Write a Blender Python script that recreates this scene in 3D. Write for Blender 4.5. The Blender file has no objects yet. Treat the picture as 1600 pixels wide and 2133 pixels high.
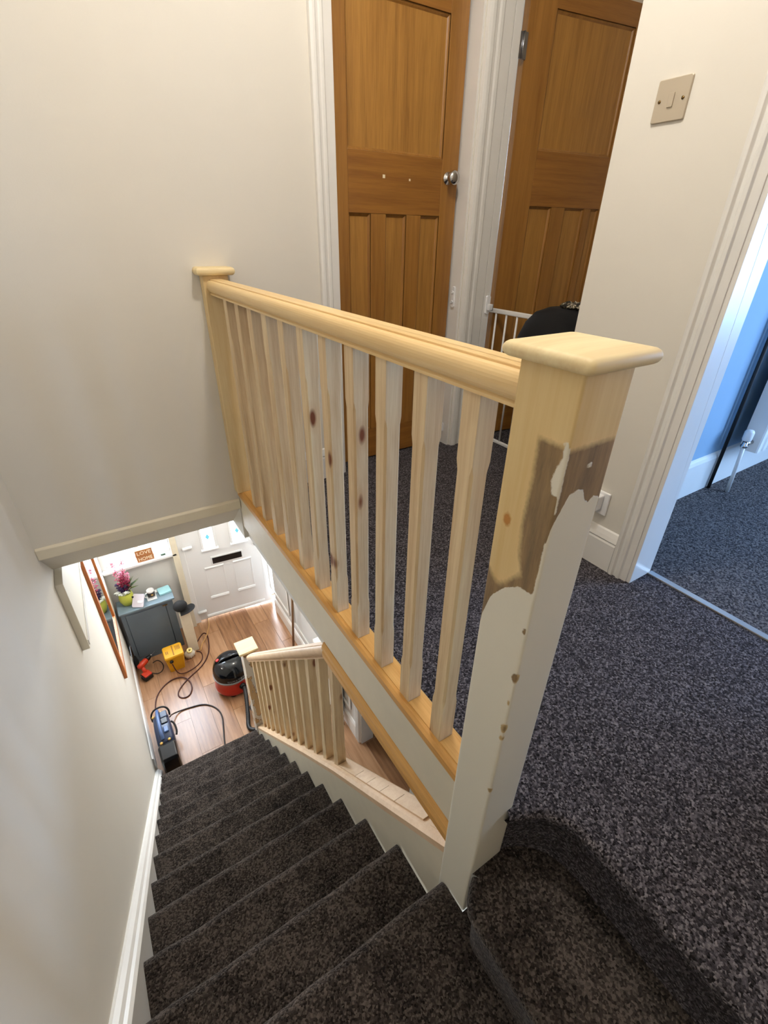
import bpy, bmesh, math, random
from mathutils import Vector, Matrix
random.seed(7)
C = bpy.context.scene.collection
R = math.radians

# ------------------------------------------------------------------ camera
CAM = Vector((-0.4375, -0.3002, 1.0305))
yaw, pitch, roll, FPX = 0.5717, 0.5318, 0.0157, 975.38
F = Vector((math.sin(yaw)*math.cos(pitch), math.cos(yaw)*math.cos(pitch), -math.sin(pitch)))
Rt = Vector((math.cos(yaw), -math.sin(yaw), 0)); U = Rt.cross(F)
Rt, U = math.cos(roll)*Rt+math.sin(roll)*U, -math.sin(roll)*Rt+math.cos(roll)*U
cam = bpy.data.cameras.new('camera'); cam.sensor_fit = 'HORIZONTAL'; cam.sensor_width = 36
cam.lens = FPX/1600*36; cam.clip_start = 0.01
co = bpy.data.objects.new('camera', cam); C.objects.link(co)
m = Matrix((Rt, U, -F)).transposed().to_4x4(); m.translation = CAM; co.matrix_world = m
bpy.context.scene.camera = co

# ------------------------------------------------------------------ light and exposure
vs = bpy.context.scene.view_settings
vs.view_transform = 'Standard'; vs.look = 'None'; vs.gamma = 1; vs.use_curve_mapping = False
vs.exposure = 0.0
w = bpy.data.worlds.new('sky'); bpy.context.scene.world = w; w.use_nodes = True
bg = w.node_tree.nodes['Background']; bg.inputs[0].default_value = (0.80, 0.90, 1.0, 1); bg.inputs[1].default_value = 3.0
def area(name, loc, direction, sx, sy, power, col, spread=180):
    l = bpy.data.lights.new(name, 'AREA'); l.shape = 'RECTANGLE'; l.size = sx; l.size_y = sy
    l.energy = power; l.color = col; l.spread = R(spread)
    o = bpy.data.objects.new(name, l); C.objects.link(o); o.location = loc
    o.rotation_euler = Vector(direction).to_track_quat('-Z', 'Y').to_euler(); return o
DAY = (0.74, 0.86, 1.0)
BLUE = (0.36, 0.60, 1.0)
area('hall_window_daylight', (-0.44, 4.22, -1.05), (0, -1, -0.35), 0.6, 1.0, 95, DAY)
area('front_door_gap_daylight', (0.95, 4.5, -1.6), (-0.25, -1, -0.2), 0.6, 1.7, 230, DAY)
area('bedroom_window_daylight', (3.18, -1.15, 1.15), (-1, 0.32, -0.15), 1.3, 1.1, 100, BLUE)
area('bathroom_window_daylight', (1.9, 2.75, 1.4), (-0.3, -1, -0.2), 0.5, 0.6, 25, DAY)
def bulb(name, loc, power, col, rad):
    l = bpy.data.lights.new(name, 'POINT'); l.energy = power; l.color = col; l.shadow_soft_size = rad
    o = bpy.data.objects.new(name, l); C.objects.link(o); o.location = loc; return o
LAMP = (0.23, 0.56, 2.44)
bulb('landing_bulb', (LAMP[0], LAMP[1], LAMP[2]-0.13), 41, (1.0, 0.945, 0.88), 0.06)
bulb('hall_bulb', (0.42, 3.05, -0.50), 22, (1.0, 0.93, 0.82), 0.06)

# ------------------------------------------------------------------ materials
def lin(c):
    return tuple(((x/255)/12.92 if x/255 <= .04045 else ((x/255+.055)/1.055)**2.4) for x in c)+(1,)
class N:
    def __init__(s, name):
        s.m = bpy.data.materials.new(name); s.m.use_nodes = True; s.t = s.m.node_tree
        s.b = s.t.nodes['Principled BSDF']; s.out = s.t.nodes['Material Output']
    def n(s, typ, **k):
        nd = s.t.nodes.new(typ)
        for a, v in k.items(): setattr(nd, a, v)
        return nd
    def l(s, a, b): s.t.links.new(a, b)
    def put(s, sock, v):
        if hasattr(v, 'is_output'): s.l(v, sock)
        else: sock.default_value = v
    def math(s, op, a, b=0.0, c=0.0, clamp=False):
        nd = s.n('ShaderNodeMath', operation=op, use_clamp=clamp)
        s.put(nd.inputs[0], a); s.put(nd.inputs[1], b); s.put(nd.inputs[2], c); return nd.outputs[0]
    def ramp(s, f, stops, interp='LINEAR'):
        nd = s.n('ShaderNodeValToRGB'); cr = nd.color_ramp; cr.interpolation = interp
        while len(cr.elements) < len(stops): cr.elements.new(0.5)
        for e, (p, c) in zip(cr.elements, stops): e.position = p; e.color = c
        s.put(nd.inputs[0], f); return nd.outputs[0]
    def mix(s, f, a, b, blend='MIX'):
        nd = s.n('ShaderNodeMix', data_type='RGBA', blend_type=blend)
        s.put(nd.inputs[0], f); s.put(nd.inputs[6], a); s.put(nd.inputs[7], b); return nd.outputs[2]
    def coords(s, scale=(1, 1, 1), rnd=0.0, world=False):
        v = s.n('ShaderNodeNewGeometry').outputs['Position'] if world else s.n('ShaderNodeTexCoord').outputs['Object']
        mp = s.n('ShaderNodeMapping'); s.l(v, mp.inputs[0]); mp.inputs['Scale'].default_value = scale
        if rnd:
            oi = s.n('ShaderNodeObjectInfo'); vm = s.n('ShaderNodeVectorMath', operation='SCALE')
            vm.inputs[0].default_value = (rnd, rnd*1.7, rnd*.6); s.l(oi.outputs['Random'], vm.inputs['Scale'])
            s.l(vm.outputs[0], mp.inputs['Location'])
        return mp.outputs[0]
    def noise(s, vec, scale, detail=3, rough=.5):
        nd = s.n('ShaderNodeTexNoise'); s.l(vec, nd.inputs['Vector']); nd.inputs['Scale'].default_value = scale
        nd.inputs['Detail'].default_value = detail; nd.inputs['Roughness'].default_value = rough; return nd.outputs['Fac']
    def bump(s, h, strength, dist):
        nd = s.n('ShaderNodeBump'); s.l(h, nd.inputs['Height']); nd.inputs['Strength'].default_value = strength
        nd.inputs['Distance'].default_value = dist; s.l(nd.outputs[0], s.b.inputs['Normal'])
    def set(s, col=None, rough=None, metal=None, spec=None):
        if col is not None: s.put(s.b.inputs['Base Color'], col)
        if rough is not None: s.put(s.b.inputs['Roughness'], rough)
        if metal is not None: s.b.inputs['Metallic'].default_value = metal
        if spec is not None: s.b.inputs['Specular IOR Level'].default_value = spec
        return s
M = {}
def plain(key, rgb, rough=.5, metal=0., vary=.0, vscale=6, bump=0, bscale=300):
    a = N(key); c = lin(rgb)
    if vary:
        f = a.noise(a.coords(world=True), vscale, 4)
        a.set(a.ramp(f, [(.3, tuple(x*(1-vary) for x in c[:3])+(1,)), (.7, tuple(min(1, x*(1+vary)) for x in c[:3])+(1,))]), rough, metal)
    else: a.set(c, rough, metal)
    if bump: a.bump(a.noise(a.coords(world=True), bscale, 2), bump, .001)
    M[key] = a.m; return a
plain('wall_cream', (224, 218, 206), .75, vary=.02, vscale=2, bump=.12, bscale=220)
plain('wall_hall', (214, 211, 206), .75, vary=.02, bump=.1)
plain('wall_blue', (140, 172, 198), .7, vary=.02, bump=.1)
plain('ceiling_white', (236, 233, 226), .85)
plain('white_gloss', (233, 230, 224), .32, vary=.015, vscale=9)
plain('white_trim_warm', (229, 219, 196), .4, vary=.03, vscale=14)
plain('upvc', (236, 236, 236), .3)
plain('white_plastic', (240, 240, 240), .35)
plain('white_metal', (238, 236, 232), .35)
plain('chrome', (205, 205, 205), .12, 1.)
plain('nickel', (188, 175, 154), .42, .35)
plain('brass_dark', (120, 96, 58), .4, .9)
plain('black_plastic', (18, 18, 20), .32)
plain('black_fabric', (7, 7, 9), .95, bump=.4, bscale=500)
plain('black_rubber', (20, 18, 18), .55)
plain('hose_black', (30, 30, 33), .4)
plain('vac_black', (14, 16, 20), .12)
plain('vac_red', (190, 34, 24), .28)
plain('grey_ring', (150, 150, 150), .4)
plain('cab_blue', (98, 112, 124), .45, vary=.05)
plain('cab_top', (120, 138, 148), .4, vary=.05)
plain('gap_dark', (24, 26, 30), .8)
plain('yellow_plastic', (228, 166, 22), .42)
plain('yellow_dark', (150, 96, 10), .5)
plain('drill_red', (205, 58, 26), .4)
plain('metal_grey', (165, 165, 168), .3, 1.)
plain('cord_brown', (70, 26, 18), .5)
plain('cord_black', (34, 24, 22), .5)
plain('cord_tan', (206, 160, 96), .5)
plain('tool_navy', (38, 52, 82), .35)
plain('tool_blue', (86, 112, 160), .3)
plain('brass', (220, 176, 96), .35, .6)
plain('sign_wood', (168, 108, 60), .6, vary=.12, vscale=60)
plain('cream_paint', (240, 226, 196), .5)
plain('pot_green', (186, 190, 74), .35, vary=.06)
plain('leaf_green', (96, 122, 44), .55, vary=.2, vscale=60)
plain('leaf_dark', (46, 66, 40), .6, vary=.2, vscale=60)
plain('petal_crimson', (142, 10, 52), .6, vary=.2, vscale=80)
plain('petal_purple', (66, 46, 88), .6, vary=.2, vscale=80)
plain('petal_white', (236, 238, 226), .6)
plain('book_aqua', (164, 214, 222), .5, vary=.05, vscale=40)
plain('mug_white', (238, 234, 230), .2)
plain('mug_print', (70, 62, 58), .3)
plain('mug_gold', (196, 150, 70), .3)
plain('pale_lilac', (214, 206, 214), .35)
plain('cap_black', (24, 22, 22), .85)
plain('broom_wood', (140, 104, 70), .6, vary=.1, vscale=30)
plain('tape_cream', (240, 222, 150), .5)
plain('cloth_white', (226, 220, 204), .8)
plain('stain_glass_blue', (110, 196, 220), .2)
plain('lamp_shade', (245, 236, 215), .8)
plain('threshold_metal', (205, 200, 192), .3, .7)
plain('tide_dark', (30, 22, 18), .6)
plain('canvas_white', (232, 226, 210), .6)
a = N('mirror_glass'); a.set((.86, .87, .88, 1), .02, 1.); M['mirror_glass'] = a.m
a = N('pane_glass')       # thin clear pane: lets daylight straight through, with a slight surface reflection
tr = a.n('ShaderNodeBsdfTransparent'); gl = a.n('ShaderNodeBsdfGlossy'); gl.inputs['Roughness'].default_value = .03
mx = a.n('ShaderNodeMixShader'); mx.inputs[0].default_value = .06
a.l(tr.outputs[0], mx.inputs[1]); a.l(gl.outputs[0], mx.inputs[2]); a.l(mx.outputs[0], a.out.inputs['Surface']); M['pane_glass'] = a.m
a = N('camo')
f = a.noise(a.coords(), 60, 2); a.set(a.ramp(f, [(.40, lin((30, 28, 22))), (.48, lin((92, 84, 60))), (.56, lin((206, 196, 176))), (.62, lin((40, 38, 30)))], 'CONSTANT'), .8); M['camo'] = a.m

def wood(key, pale, dark, axis, knots=True, rough=.5, rnd=9., kc=(120, 62, 24), grain=1.0, kscale=11, kthr=.72):
    a = N(key)
    st = {'x': (1.2, 26, 26), 'y': (26, 1.2, 26), 'z': (26, 26, 1.2)}[axis]
    vec = a.coords(st, rnd); g1 = a.noise(vec, 1.6, 5, .6); g2 = a.noise(vec, 9, 3, .6)
    fac = a.math('ADD', a.math('MULTIPLY', g1, .7), a.math('MULTIPLY', g2, .3*grain))
    P_, D_ = lin(pale), lin(dark)
    col = a.ramp(fac, [(.34, D_), (.5, tuple((x*.55+y*.45) for x, y in zip(P_, D_))), (.66, P_)])
    if knots:
        ks = {'x': (.38, 1, 1), 'y': (1, .38, 1), 'z': (1, 1, .38)}[axis]
        kv = a.coords(ks, rnd*.37)
        vo = a.n('ShaderNodeTexVoronoi'); a.l(kv, vo.inputs['Vector']); vo.inputs['Scale'].default_value = kscale
        sep = a.n('ShaderNodeSeparateColor'); a.l(vo.outputs['Color'], sep.inputs[0])
        on = a.math('GREATER_THAN', sep.outputs[0], kthr)
        wob = a.math('MULTIPLY', a.noise(kv, 40, 2), .10)
        d = a.math('SUBTRACT', a.math('ADD', vo.outputs['Distance'], wob), .05)
        core = a.math('MULTIPLY', a.math('SUBTRACT', 1, a.math('DIVIDE', d, .19), clamp=True), on)
        halo = a.math('MULTIPLY', a.math('SUBTRACT', 1, a.math('DIVIDE', d, .34), clamp=True), on)
        col = a.mix(a.math('MULTIPLY', halo, .45), col, lin((176, 120, 66)))
        col = a.mix(a.math('MULTIPLY', core, 2.2, clamp=True), col, lin(kc))
    a.set(col, rough); a.bump(g2, .12, .0006); M[key] = a.m; return a
wood('pine_baluster', (233, 211, 170), (202, 168, 124), 'z', kscale=17, kthr=.70)
wood('pine_post', (234, 210, 160), (218, 186, 130), 'z', kscale=14, kthr=.9, grain=.6)
wood('pine_rail', (240, 212, 158), (230, 194, 134), 'y', knots=False, rough=.36, grain=.7)
wood('pine_base', (232, 182, 108), (208, 150, 76), 'y', knots=False, rough=.42)
wood('pine_fresh', (238, 208, 172), (222, 186, 146), 'y', knots=False)
wood('pine_cap', (243, 226, 178), (226, 200, 148), 'x', knots=False, grain=.8)
wood('pine_cap_plain', (248, 236, 200), (240, 222, 178), 'x', knots=False, grain=.3)
wood('door_stile', (166, 117, 54), (136, 91, 38), 'z', knots=False, rough=.34, rnd=3)
wood('door_rail', (160, 109, 48), (130, 85, 36), 'x', knots=False, rough=.34, rnd=3)
wood('door_panel', (176, 128, 62), (140, 96, 44), 'z', knots=False, rough=.34, rnd=5, grain=1.3)
wood('frame_wood', (196, 116, 50), (160, 84, 32), 'z', knots=False, rough=.4)
# laminate planks: each plank its own tone through the object random
a = N('laminate'); v = a.coords((18, 1.4, 18), 20); f = a.noise(v, 2.2, 5, .6)
oi = a.n('ShaderNodeObjectInfo'); tone = a.math('ADD', a.math('MULTIPLY', f, .75), a.math('MULTIPLY', oi.outputs['Random'], .25))
a.set(a.ramp(tone, [(.25, lin((128, 88, 58))), (.5, lin((166, 122, 86))), (.75, lin((190, 148, 112)))]), .3); M['laminate'] = a.m
def carpet(key, stops, scale, mott=0., mscale=9, sheen=.06):
    a = N(key); v = a.coords(world=True)
    vo = a.n('ShaderNodeTexVoronoi'); a.l(v, vo.inputs['Vector']); vo.inputs['Scale'].default_value = scale
    sep = a.n('ShaderNodeSeparateColor'); a.l(vo.outputs['Color'], sep.inputs[0])
    nz = a.noise(v, scale*.55, 4, .7); f = a.math('ADD', a.math('MULTIPLY', sep.outputs[0], .5), a.math('MULTIPLY', nz, .5))
    if mott:
        mo = a.noise(v, mscale, 3, .6); f = a.math('ADD', f, a.math('MULTIPLY', a.math('SUBTRACT', mo, .5), mott))
    a.set(a.ramp(f, stops), .97, spec=.1)
    h = a.math('SUBTRACT', nz, a.math('MULTIPLY', vo.outputs['Distance'], .6)); a.bump(h, .9, .006); M[key] = a.m
    a.b.inputs['Sheen Weight'].default_value = sheen; a.b.inputs['Sheen Roughness'].default_value = .35; a.b.inputs['Sheen Tint'].default_value = (.9, .84, .8, 1)
    return a
carpet('carpet_landing', [(.26, lin((26, 23, 24))), (.5, lin((64, 60, 64))), (.66, lin((100, 95, 99))), (.8, lin((138, 132, 134)))], 250)
carpet('carpet_stair', [(.2, lin((30, 25, 23))), (.5, lin((64, 57, 53))), (.72, lin((98, 89, 83)))], 230, .7, 12, .16)
carpet('carpet_bedroom', [(.26, lin((34, 32, 34))), (.5, lin((78, 74, 76))), (.7, lin((120, 114, 112)))], 210)
carpet('pile_sides', [(.2, lin((42, 36, 34))), (.5, lin((78, 70, 66))), (.72, lin((108, 98, 92)))], 190)

# newel paint: bare pine, sanded stain and old white paint from signed fields stored on the mesh
a = N('newel_painted')
at = a.n('ShaderNodeAttribute'); at.attribute_name = 'wear'; sp = a.n('ShaderNodeSeparateColor'); a.l(at.outputs['Color'], sp.inputs[0])
v = a.coords((30, 30, 1.4)); g1 = a.noise(v, 1.6, 5, .6)
bare = a.ramp(g1, [(.30, lin((220, 188, 128))), (.70, lin((232, 206, 152)))])
ve = a.coords(); ed = a.math('MULTIPLY', a.math('SUBTRACT', a.noise(ve, 160, 4, .6), .5), .05)
st = a.noise(a.coords((70, 70, 9)), 1.2, 5, .65)
stain_c = a.ramp(st, [(.3, lin((80, 58, 42))), (.7, lin((146, 116, 80)))])
sf = a.math('MULTIPLY', a.math('ADD', a.math('SUBTRACT', sp.outputs[1], .5), ed), 14, clamp=True)
col = a.mix(a.math('MULTIPLY', sf, .85), bare, stain_c)
kf = a.math('MULTIPLY', a.math('ADD', a.math('SUBTRACT', sp.outputs[2], .5), ed), 30, clamp=True)
col = a.mix(kf, col, lin((188, 128, 58)))
pf = a.math('MULTIPLY', a.math('ADD', a.math('SUBTRACT', sp.outputs[0], .5), ed), 60, clamp=True)
col = a.mix(pf, col, lin((230, 224, 206)))
a.set(col, a.math('SUBTRACT', .62, a.math('MULTIPLY', pf, .2))); a.bump(pf, .6, .0012); M['newel_painted'] = a.m

a = N('newel_patchy')      # bare wood with large torn edges of old paint
v = a.coords((9, 9, 5)); f = a.noise(v, 1.3, 4, .55); wd = a.noise(a.coords((60, 60, 3)), 1.5, 4)
bare = a.ramp(wd, [(.3, lin((196, 160, 112))), (.7, lin((214, 180, 132)))])
col = a.mix(a.math('GREATER_THAN', f, .47), bare, lin((150, 112, 70))); col = a.mix(a.math('GREATER_THAN', f, .485), col, lin((222, 214, 200)))
a.set(col, .5); M['newel_patchy'] = a.m
# ------------------------------------------------------------------ mesh helpers
class MB:
    def __init__(s): s.v = []; s.f = []; s.sm = []
    def add(s, vs, fs, smooth=False):
        n = len(s.v); s.v += [tuple(p) for p in vs]
        for f in fs: s.f.append(tuple(i+n for i in f)); s.sm.append(smooth)
        return s
    def box(s, x0, x1, y0, y1, z0, z1):
        p = [(x, y, z) for x in (x0, x1) for y in (y0, y1) for z in (z0, z1)]
        return s.add(p, [(0, 1, 3, 2), (4, 6, 7, 5), (0, 4, 5, 1), (2, 3, 7, 6), (0, 2, 6, 4), (1, 5, 7, 3)])
    def prism(s, poly, axis, a, b, smooth=False):
        n = len(poly); k = {'x': lambda p, t: (t, p[0], p[1]), 'y': lambda p, t: (p[0], t, p[1]), 'z': lambda p, t: (p[0], p[1], t)}[axis]
        s.add([k(p, a) for p in poly], [tuple(range(n))]); s.add([k(p, b) for p in poly], [tuple(reversed(range(n)))])
        q = [k(p, a) for p in poly]+[k(p, b) for p in poly]
        return s.add(q, [(i, i+n, (i+1) % n+n, (i+1) % n) for i in range(n)], smooth)
    def rings(s, rs, cap=True, closed=True, smooth=True, loop=False):
        n = len(rs[0]); vs = [p for r in rs for p in r]; fs = []
        m_ = len(rs)
        for i in range(m_ if loop else m_-1):
            i2 = (i+1) % m_
            for j in range(n if closed else n-1):
                fs.append((i*n+j, i*n+(j+1) % n, i2*n+(j+1) % n, i2*n+j))
        s.add(vs, fs, smooth)
        if cap and not loop:
            s.add(rs[0], [tuple(reversed(range(n)))]); s.add(rs[-1], [tuple(range(n))])
        return s
    def lathe(s, prof, c=(0, 0, 0), n=24, axis=(0, 0, 1), cap=True):
        q = Vector((0, 0, 1)).rotation_difference(Vector(axis)).to_matrix(); c = Vector(c)
        return s.rings([[tuple(c+q @ Vector((r*math.cos(2*math.pi*j/n), r*math.sin(2*math.pi*j/n), h))) for j in range(n)] for r, h in prof], cap)
    def tube(s, path, r, n=8, cap=True, smooth_path=0):
        P = [Vector(p) for p in path]
        for _ in range(smooth_path):
            Q = [P[0]]
            for a_, b_ in zip(P, P[1:]): Q += [a_*.75+b_*.25, a_*.25+b_*.75]
            P = Q+[P[-1]]
        rs = []; up = None
        for i, p in enumerate(P):
            t = (P[min(i+1, len(P)-1)]-P[max(i-1, 0)]).normalized()
            if up is None: up = Vector((0, 0, 1)) if abs(t.z) < .9 else Vector((1, 0, 0))
            sd = t.cross(up).normalized(); up = sd.cross(t).normalized()
            rr = r(i/(len(P)-1)) if callable(r) else r
            rs.append([tuple(p+sd*rr*math.cos(2*math.pi*j/n)+up*rr*math.sin(2*math.pi*j/n)) for j in range(n)])
        return s.rings(rs, cap)
    def blob(s, c, rx, ry, rz, nu=12, nv=8, fn=None):
        rs = []
        for i in range(1, nv):
            th = math.pi*i/nv; ring = []
            for j in range(nu):
                ph = 2*math.pi*j/nu; d = Vector((math.sin(th)*math.cos(ph), math.sin(th)*math.sin(ph), -math.cos(th)))
                k = fn(d) if fn else 1.; ring.append((c[0]+d.x*rx*k, c[1]+d.y*ry*k, c[2]+d.z*rz*k))
            rs.append(ring)
        return s.rings(rs)
    def xf(s, mat):
        s.v = [tuple(mat @ Vector(p)) for p in s.v]; return s
    def build(s, name, mat, parent=None, bevel=0, seg=2, local=False, weighted=False):
        off = Vector((0, 0, 0))
        if parent is not None and not local: off = ORG.get(parent, Vector((0, 0, 0)))
        me = bpy.data.meshes.new(name)
        me.from_pydata([tuple(Vector(p)-off) for p in s.v], [], s.f)
        me.polygons.foreach_set('use_smooth', s.sm)
        bm = bmesh.new(); bm.from_mesh(me); bmesh.ops.remove_doubles(bm, verts=bm.verts, dist=1e-6)
        bmesh.ops.recalc_face_normals(bm, faces=bm.faces); bm.to_mesh(me); bm.free()
        me.materials.append(M[mat] if isinstance(mat, str) else mat)
        o = bpy.data.objects.new(name, me); C.objects.link(o)
        if parent is not None: o.parent = parent; ORG[o] = off
        if bevel:
            b = o.modifiers.new('bevel', 'BEVEL'); b.width = bevel; b.segments = seg; b.limit_method = 'ANGLE'; b.angle_limit = R(40)
        return o
ORG = {}
def tag(o, label, cat=None, group=None, kind=None):
    o['label'] = label
    if cat: o['category'] = cat
    if group: o['group'] = group
    if kind: o['kind'] = kind
    return o
def thing(name, label, cat, loc=(0, 0, 0), rotz=0, group=None, kind=None):
    o = bpy.data.objects.new(name, None); C.objects.link(o); o.location = loc; o.rotation_euler = (0, 0, rotz)
    o.empty_display_size = .05; ORG[o] = Vector(loc); return tag(o, label, cat, group, kind)
def struct(name, mb, mat, label, cat, bevel=0, parent=None):
    o = mb.build(name, mat, parent, bevel)
    if parent is None: tag(o, label, cat, kind='structure')
    return o
def box(*a): return MB().box(*a)
def text_obj(name, body, size, mat, parent, loc, rot, extrude=.001, width=None, local=True):
    cu = bpy.data.curves.new(name, 'FONT'); cu.body = body; cu.size = size; cu.extrude = extrude; cu.align_x = 'CENTER'; cu.align_y = 'CENTER'; cu.resolution_u = 3
    t = bpy.data.objects.new(name+'_curve', cu); C.objects.link(t)
    dg = bpy.context.evaluated_depsgraph_get(); me = bpy.data.meshes.new_from_object(t.evaluated_get(dg))
    bpy.data.objects.remove(t); bpy.data.curves.remove(cu)
    me.materials.clear(); me.materials.append(M[mat]); me.name = name
    if width:
        xs = [v.co.x for v in me.vertices]; k = width/(max(xs)-min(xs))
        for v in me.vertices: v.co.x *= k
    o = bpy.data.objects.new(name, me); C.objects.link(o); o.parent = parent
    o.location = loc; o.rotation_euler = rot; return o

# ------------------------------------------------------------------ setting: levels
r_, g_ = 0.1866, 0.1973
ZF = -14*r_            # hall floor
ZC = -0.215            # hall ceiling
XL, YB, XR = -0.765, 1.615, 0.985
TOP = 2.55
# walls --------------------------------------------------------------------------------------------
struct('wall_left', box(XL-.1, XL, -.95, 4.05, ZF, TOP), 'wall_cream', 'tall cream wall running down the left side of the stairs', 'wall')
mb = MB().prism([(YB, TOP), (YB, -.05), (1.80, ZC), (1.80, -.001), (1.80, TOP)], 'x', XL, .010)
mb.box(.010, .56, YB, 1.80, .0, TOP); mb.box(.56, 1.235, YB, 1.80, 1.90, TOP)
mb.box(.010, .075, YB+.001, 1.80, ZC, .0)
struct('wall_back', mb, 'wall_cream', 'cream wall behind the far end of the landing balustrade with a sloping bulkhead below', 'wall')
mb = MB().prism([(YB-.014, -.003), (YB, .002), (YB, -.05), (YB-.014, -.046)], 'x', XL, .012)
struct('trim_1', mb, 'white_trim_warm', 'cream ledge moulding along the bottom of the back wall above the bulkhead', 'trim', .003)
# nib between the two doors and the wall round the second door
mb = box(1.235, 1.34, 1.63, 1.95, 0, TOP); mb.box(1.34, 2.40, 1.63, 1.75, 1.955, TOP); mb.box(2.26, 2.40, 1.63, 1.75, 0, 1.955)
mb.box(1.34, 1.470, 1.68, 1.75, 0, 1.955)
struct('wall_far', mb, 'wall_cream', 'short wall around the second panelled door', 'wall')
mb = box(XR, 1.10, .335, .755, 0, TOP); mb.box(XR, 1.10, -.37, .335, 1.93, TOP); mb.box(XR, 1.10, -.95, -.37, 0, TOP)
mb.box(1.10, 2.40, .60, .755, 0, TOP)
struct('wall_right', mb, 'wall_cream', 'cream wall on the right with the light switch and the bedroom doorway', 'wall', .003)
struct('wall_alcove', box(2.30, 2.40, .755, 1.63, 0, TOP), 'wall_cream', 'cream wall closing the far right end of the landing', 'wall')
struct('wall_rear', box(XL-.1, 1.10, -1.05, -.95, -.60, TOP), 'wall_cream', 'cream wall behind the top of the stairs', 'wall')
struct('ceiling', box(XL-.1, 2.40, -1.05, 1.80, TOP, TOP+.05), 'ceiling_white', 'white ceiling over the landing', 'ceiling')
# bathroom behind the doors (only seen as a sliver of daylight at the hinge)
mb = box(1.235, 3.0, 3.0, 3.05, 0, TOP); mb.box(.56, .60, 1.80, 3.0, 0, TOP); mb.box(3.0, 3.05, 1.75, 3.0, 0, TOP); mb.box(.56, 3.05, 1.75, 3.05, TOP, TOP+.05)
mb.box(.60, 1.235, 3.0, 3.05, 0, TOP)
struct('wall_bathroom', mb, 'wall_hall', 'pale walls of the room behind the two wooden doors', 'wall')
struct('floor_bathroom', box(.56, 3.05, 1.75, 3.05, -.03, 0.), 'carpet_bedroom', 'floor of the room behind the two wooden doors', 'floor')

# bedroom ------------------------------------------------------------------------------------------
struct('floor_bedroom', box(1.10, 3.30, -2.2, .60, -.03, -.001), 'carpet_bedroom', 'dark carpet inside the blue bedroom', 'floor')
struct('wall_bedroom_back', box(1.10, 3.30, .585, .60, 0, TOP), 'wall_blue', 'light blue bedroom wall seen through the doorway', 'wall')
mb = box(3.30, 3.40, -2.2, .60, 0, .55); mb.box(3.30, 3.40, -2.2, .60, 1.75, TOP); mb.box(3.30, 3.40, -.45, .60, .55, 1.75); mb.box(3.30, 3.40, -2.2, -1.85, .55, 1.75)
mb.box(1.0, 3.40, -2.3, -2.2, 0, TOP); mb.box(1.0, 1.10, -2.2, -1.05, 0, TOP)
struct('wall_bedroom_side', mb, 'wall_blue', 'light blue bedroom walls with the bedroom window', 'wall')
struct('ceiling_bedroom', box(1.0, 3.40, -2.3, .755, TOP, TOP+.05), 'ceiling_white', 'white bedroom ceiling', 'ceiling')
wn = thing('window_2', 'white bedroom window letting in blue daylight', 'window', (3.30, -1.15, .55), kind='structure')
fr = MB()
for y0, y1, z0, z1 in [(-1.85, -1.79, .55, 1.75), (-.51, -.45, .55, 1.75), (-1.79, -.51, .55, .61), (-1.79, -.51, 1.69, 1.75), (-1.18, -1.12, .61, 1.69)]: fr.box(3.31, 3.37, y0, y1, z0, z1)
fr.build('window_frame', 'upvc', wn, .004)
for y0, y1 in [(-1.79, -1.18), (-1.12, -.51)]: box(3.335, 3.341, y0, y1, .61, 1.69).build('pane', 'pane_glass', wn)
mb = MB().prism([(.585, 0), (.570, 0), (.570, .155), (.575, .170), (.580, .176), (.585, .18)], 'x', 1.10, 3.30)
struct('baseboard_bedroom', mb, 'white_gloss', 'pale skirting board along the blue bedroom wall', 'baseboard')

# hall ---------------------------------------------------------------------------------------------
WH = ('wall_hall',)
mb = MB()
mb.box(XL, -.72, 3.95, 4.05, ZF, ZC); mb.box(-.72, -.165, 3.95, 4.05, ZF, -1.66); mb.box(-.72, -.165, 3.95, 4.05, -.42, ZC)
mb.box(-.165, -.105, 3.95, 4.05, ZF, ZC); mb.box(-.105, .86, 3.95, 4.05, -.60, ZC)
struct('wall_front', mb, 'wall_hall', 'pale hall wall around the front door and window', 'wall')
mb = box(.72, .83, 1.80, 3.70, ZF, ZC); mb.box(.82, .86, 3.70, 3.95, ZF, ZC); mb.box(.72, .83, 1.10, 1.80, -.65, ZC); mb.box(.72, .83, .0, 1.10, ZF, ZC)
struct('wall_hall_right', mb, 'wall_hall', 'white panelled wall on the right of the hall', 'wall')
mb = box(.83, 2.3, 2.3, 2.4, ZF, ZC); mb.box(2.2, 2.3, .0, 2.3, ZF, ZC); mb.box(.08, 2.3, -.1, .0, ZF, ZC)
struct('wall_hall_rear', mb, 'wall_hall', 'pale walls of the room beside the hall', 'wall')
mb = box(.03, 1.10, .14, 1.80, ZC, -.032); mb.box(.24, 1.10, -.95, .14, ZC, -.032); mb.box(1.10, 2.4, .0, 1.80, ZC, -.032); mb.box(XL, 2.4, 1.801, 4.05, ZC, ZC+.1)
struct('ceiling_hall', mb, 'ceiling_white', 'white ceiling of the downstairs hall', 'ceiling')
fl = thing('floor_hall', 'brown wood plank floor of the downstairs hall', 'floor', (0, 2.5, ZF), kind='structure')
box(XL, 2.2, .0, 3.99, ZF-.06, ZF-.008).build('subfloor', 'gap_dark', fl)
PW, PL = .168, 1.05
meshes = {}
rows = int((2.2-XL)/PW)
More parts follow.
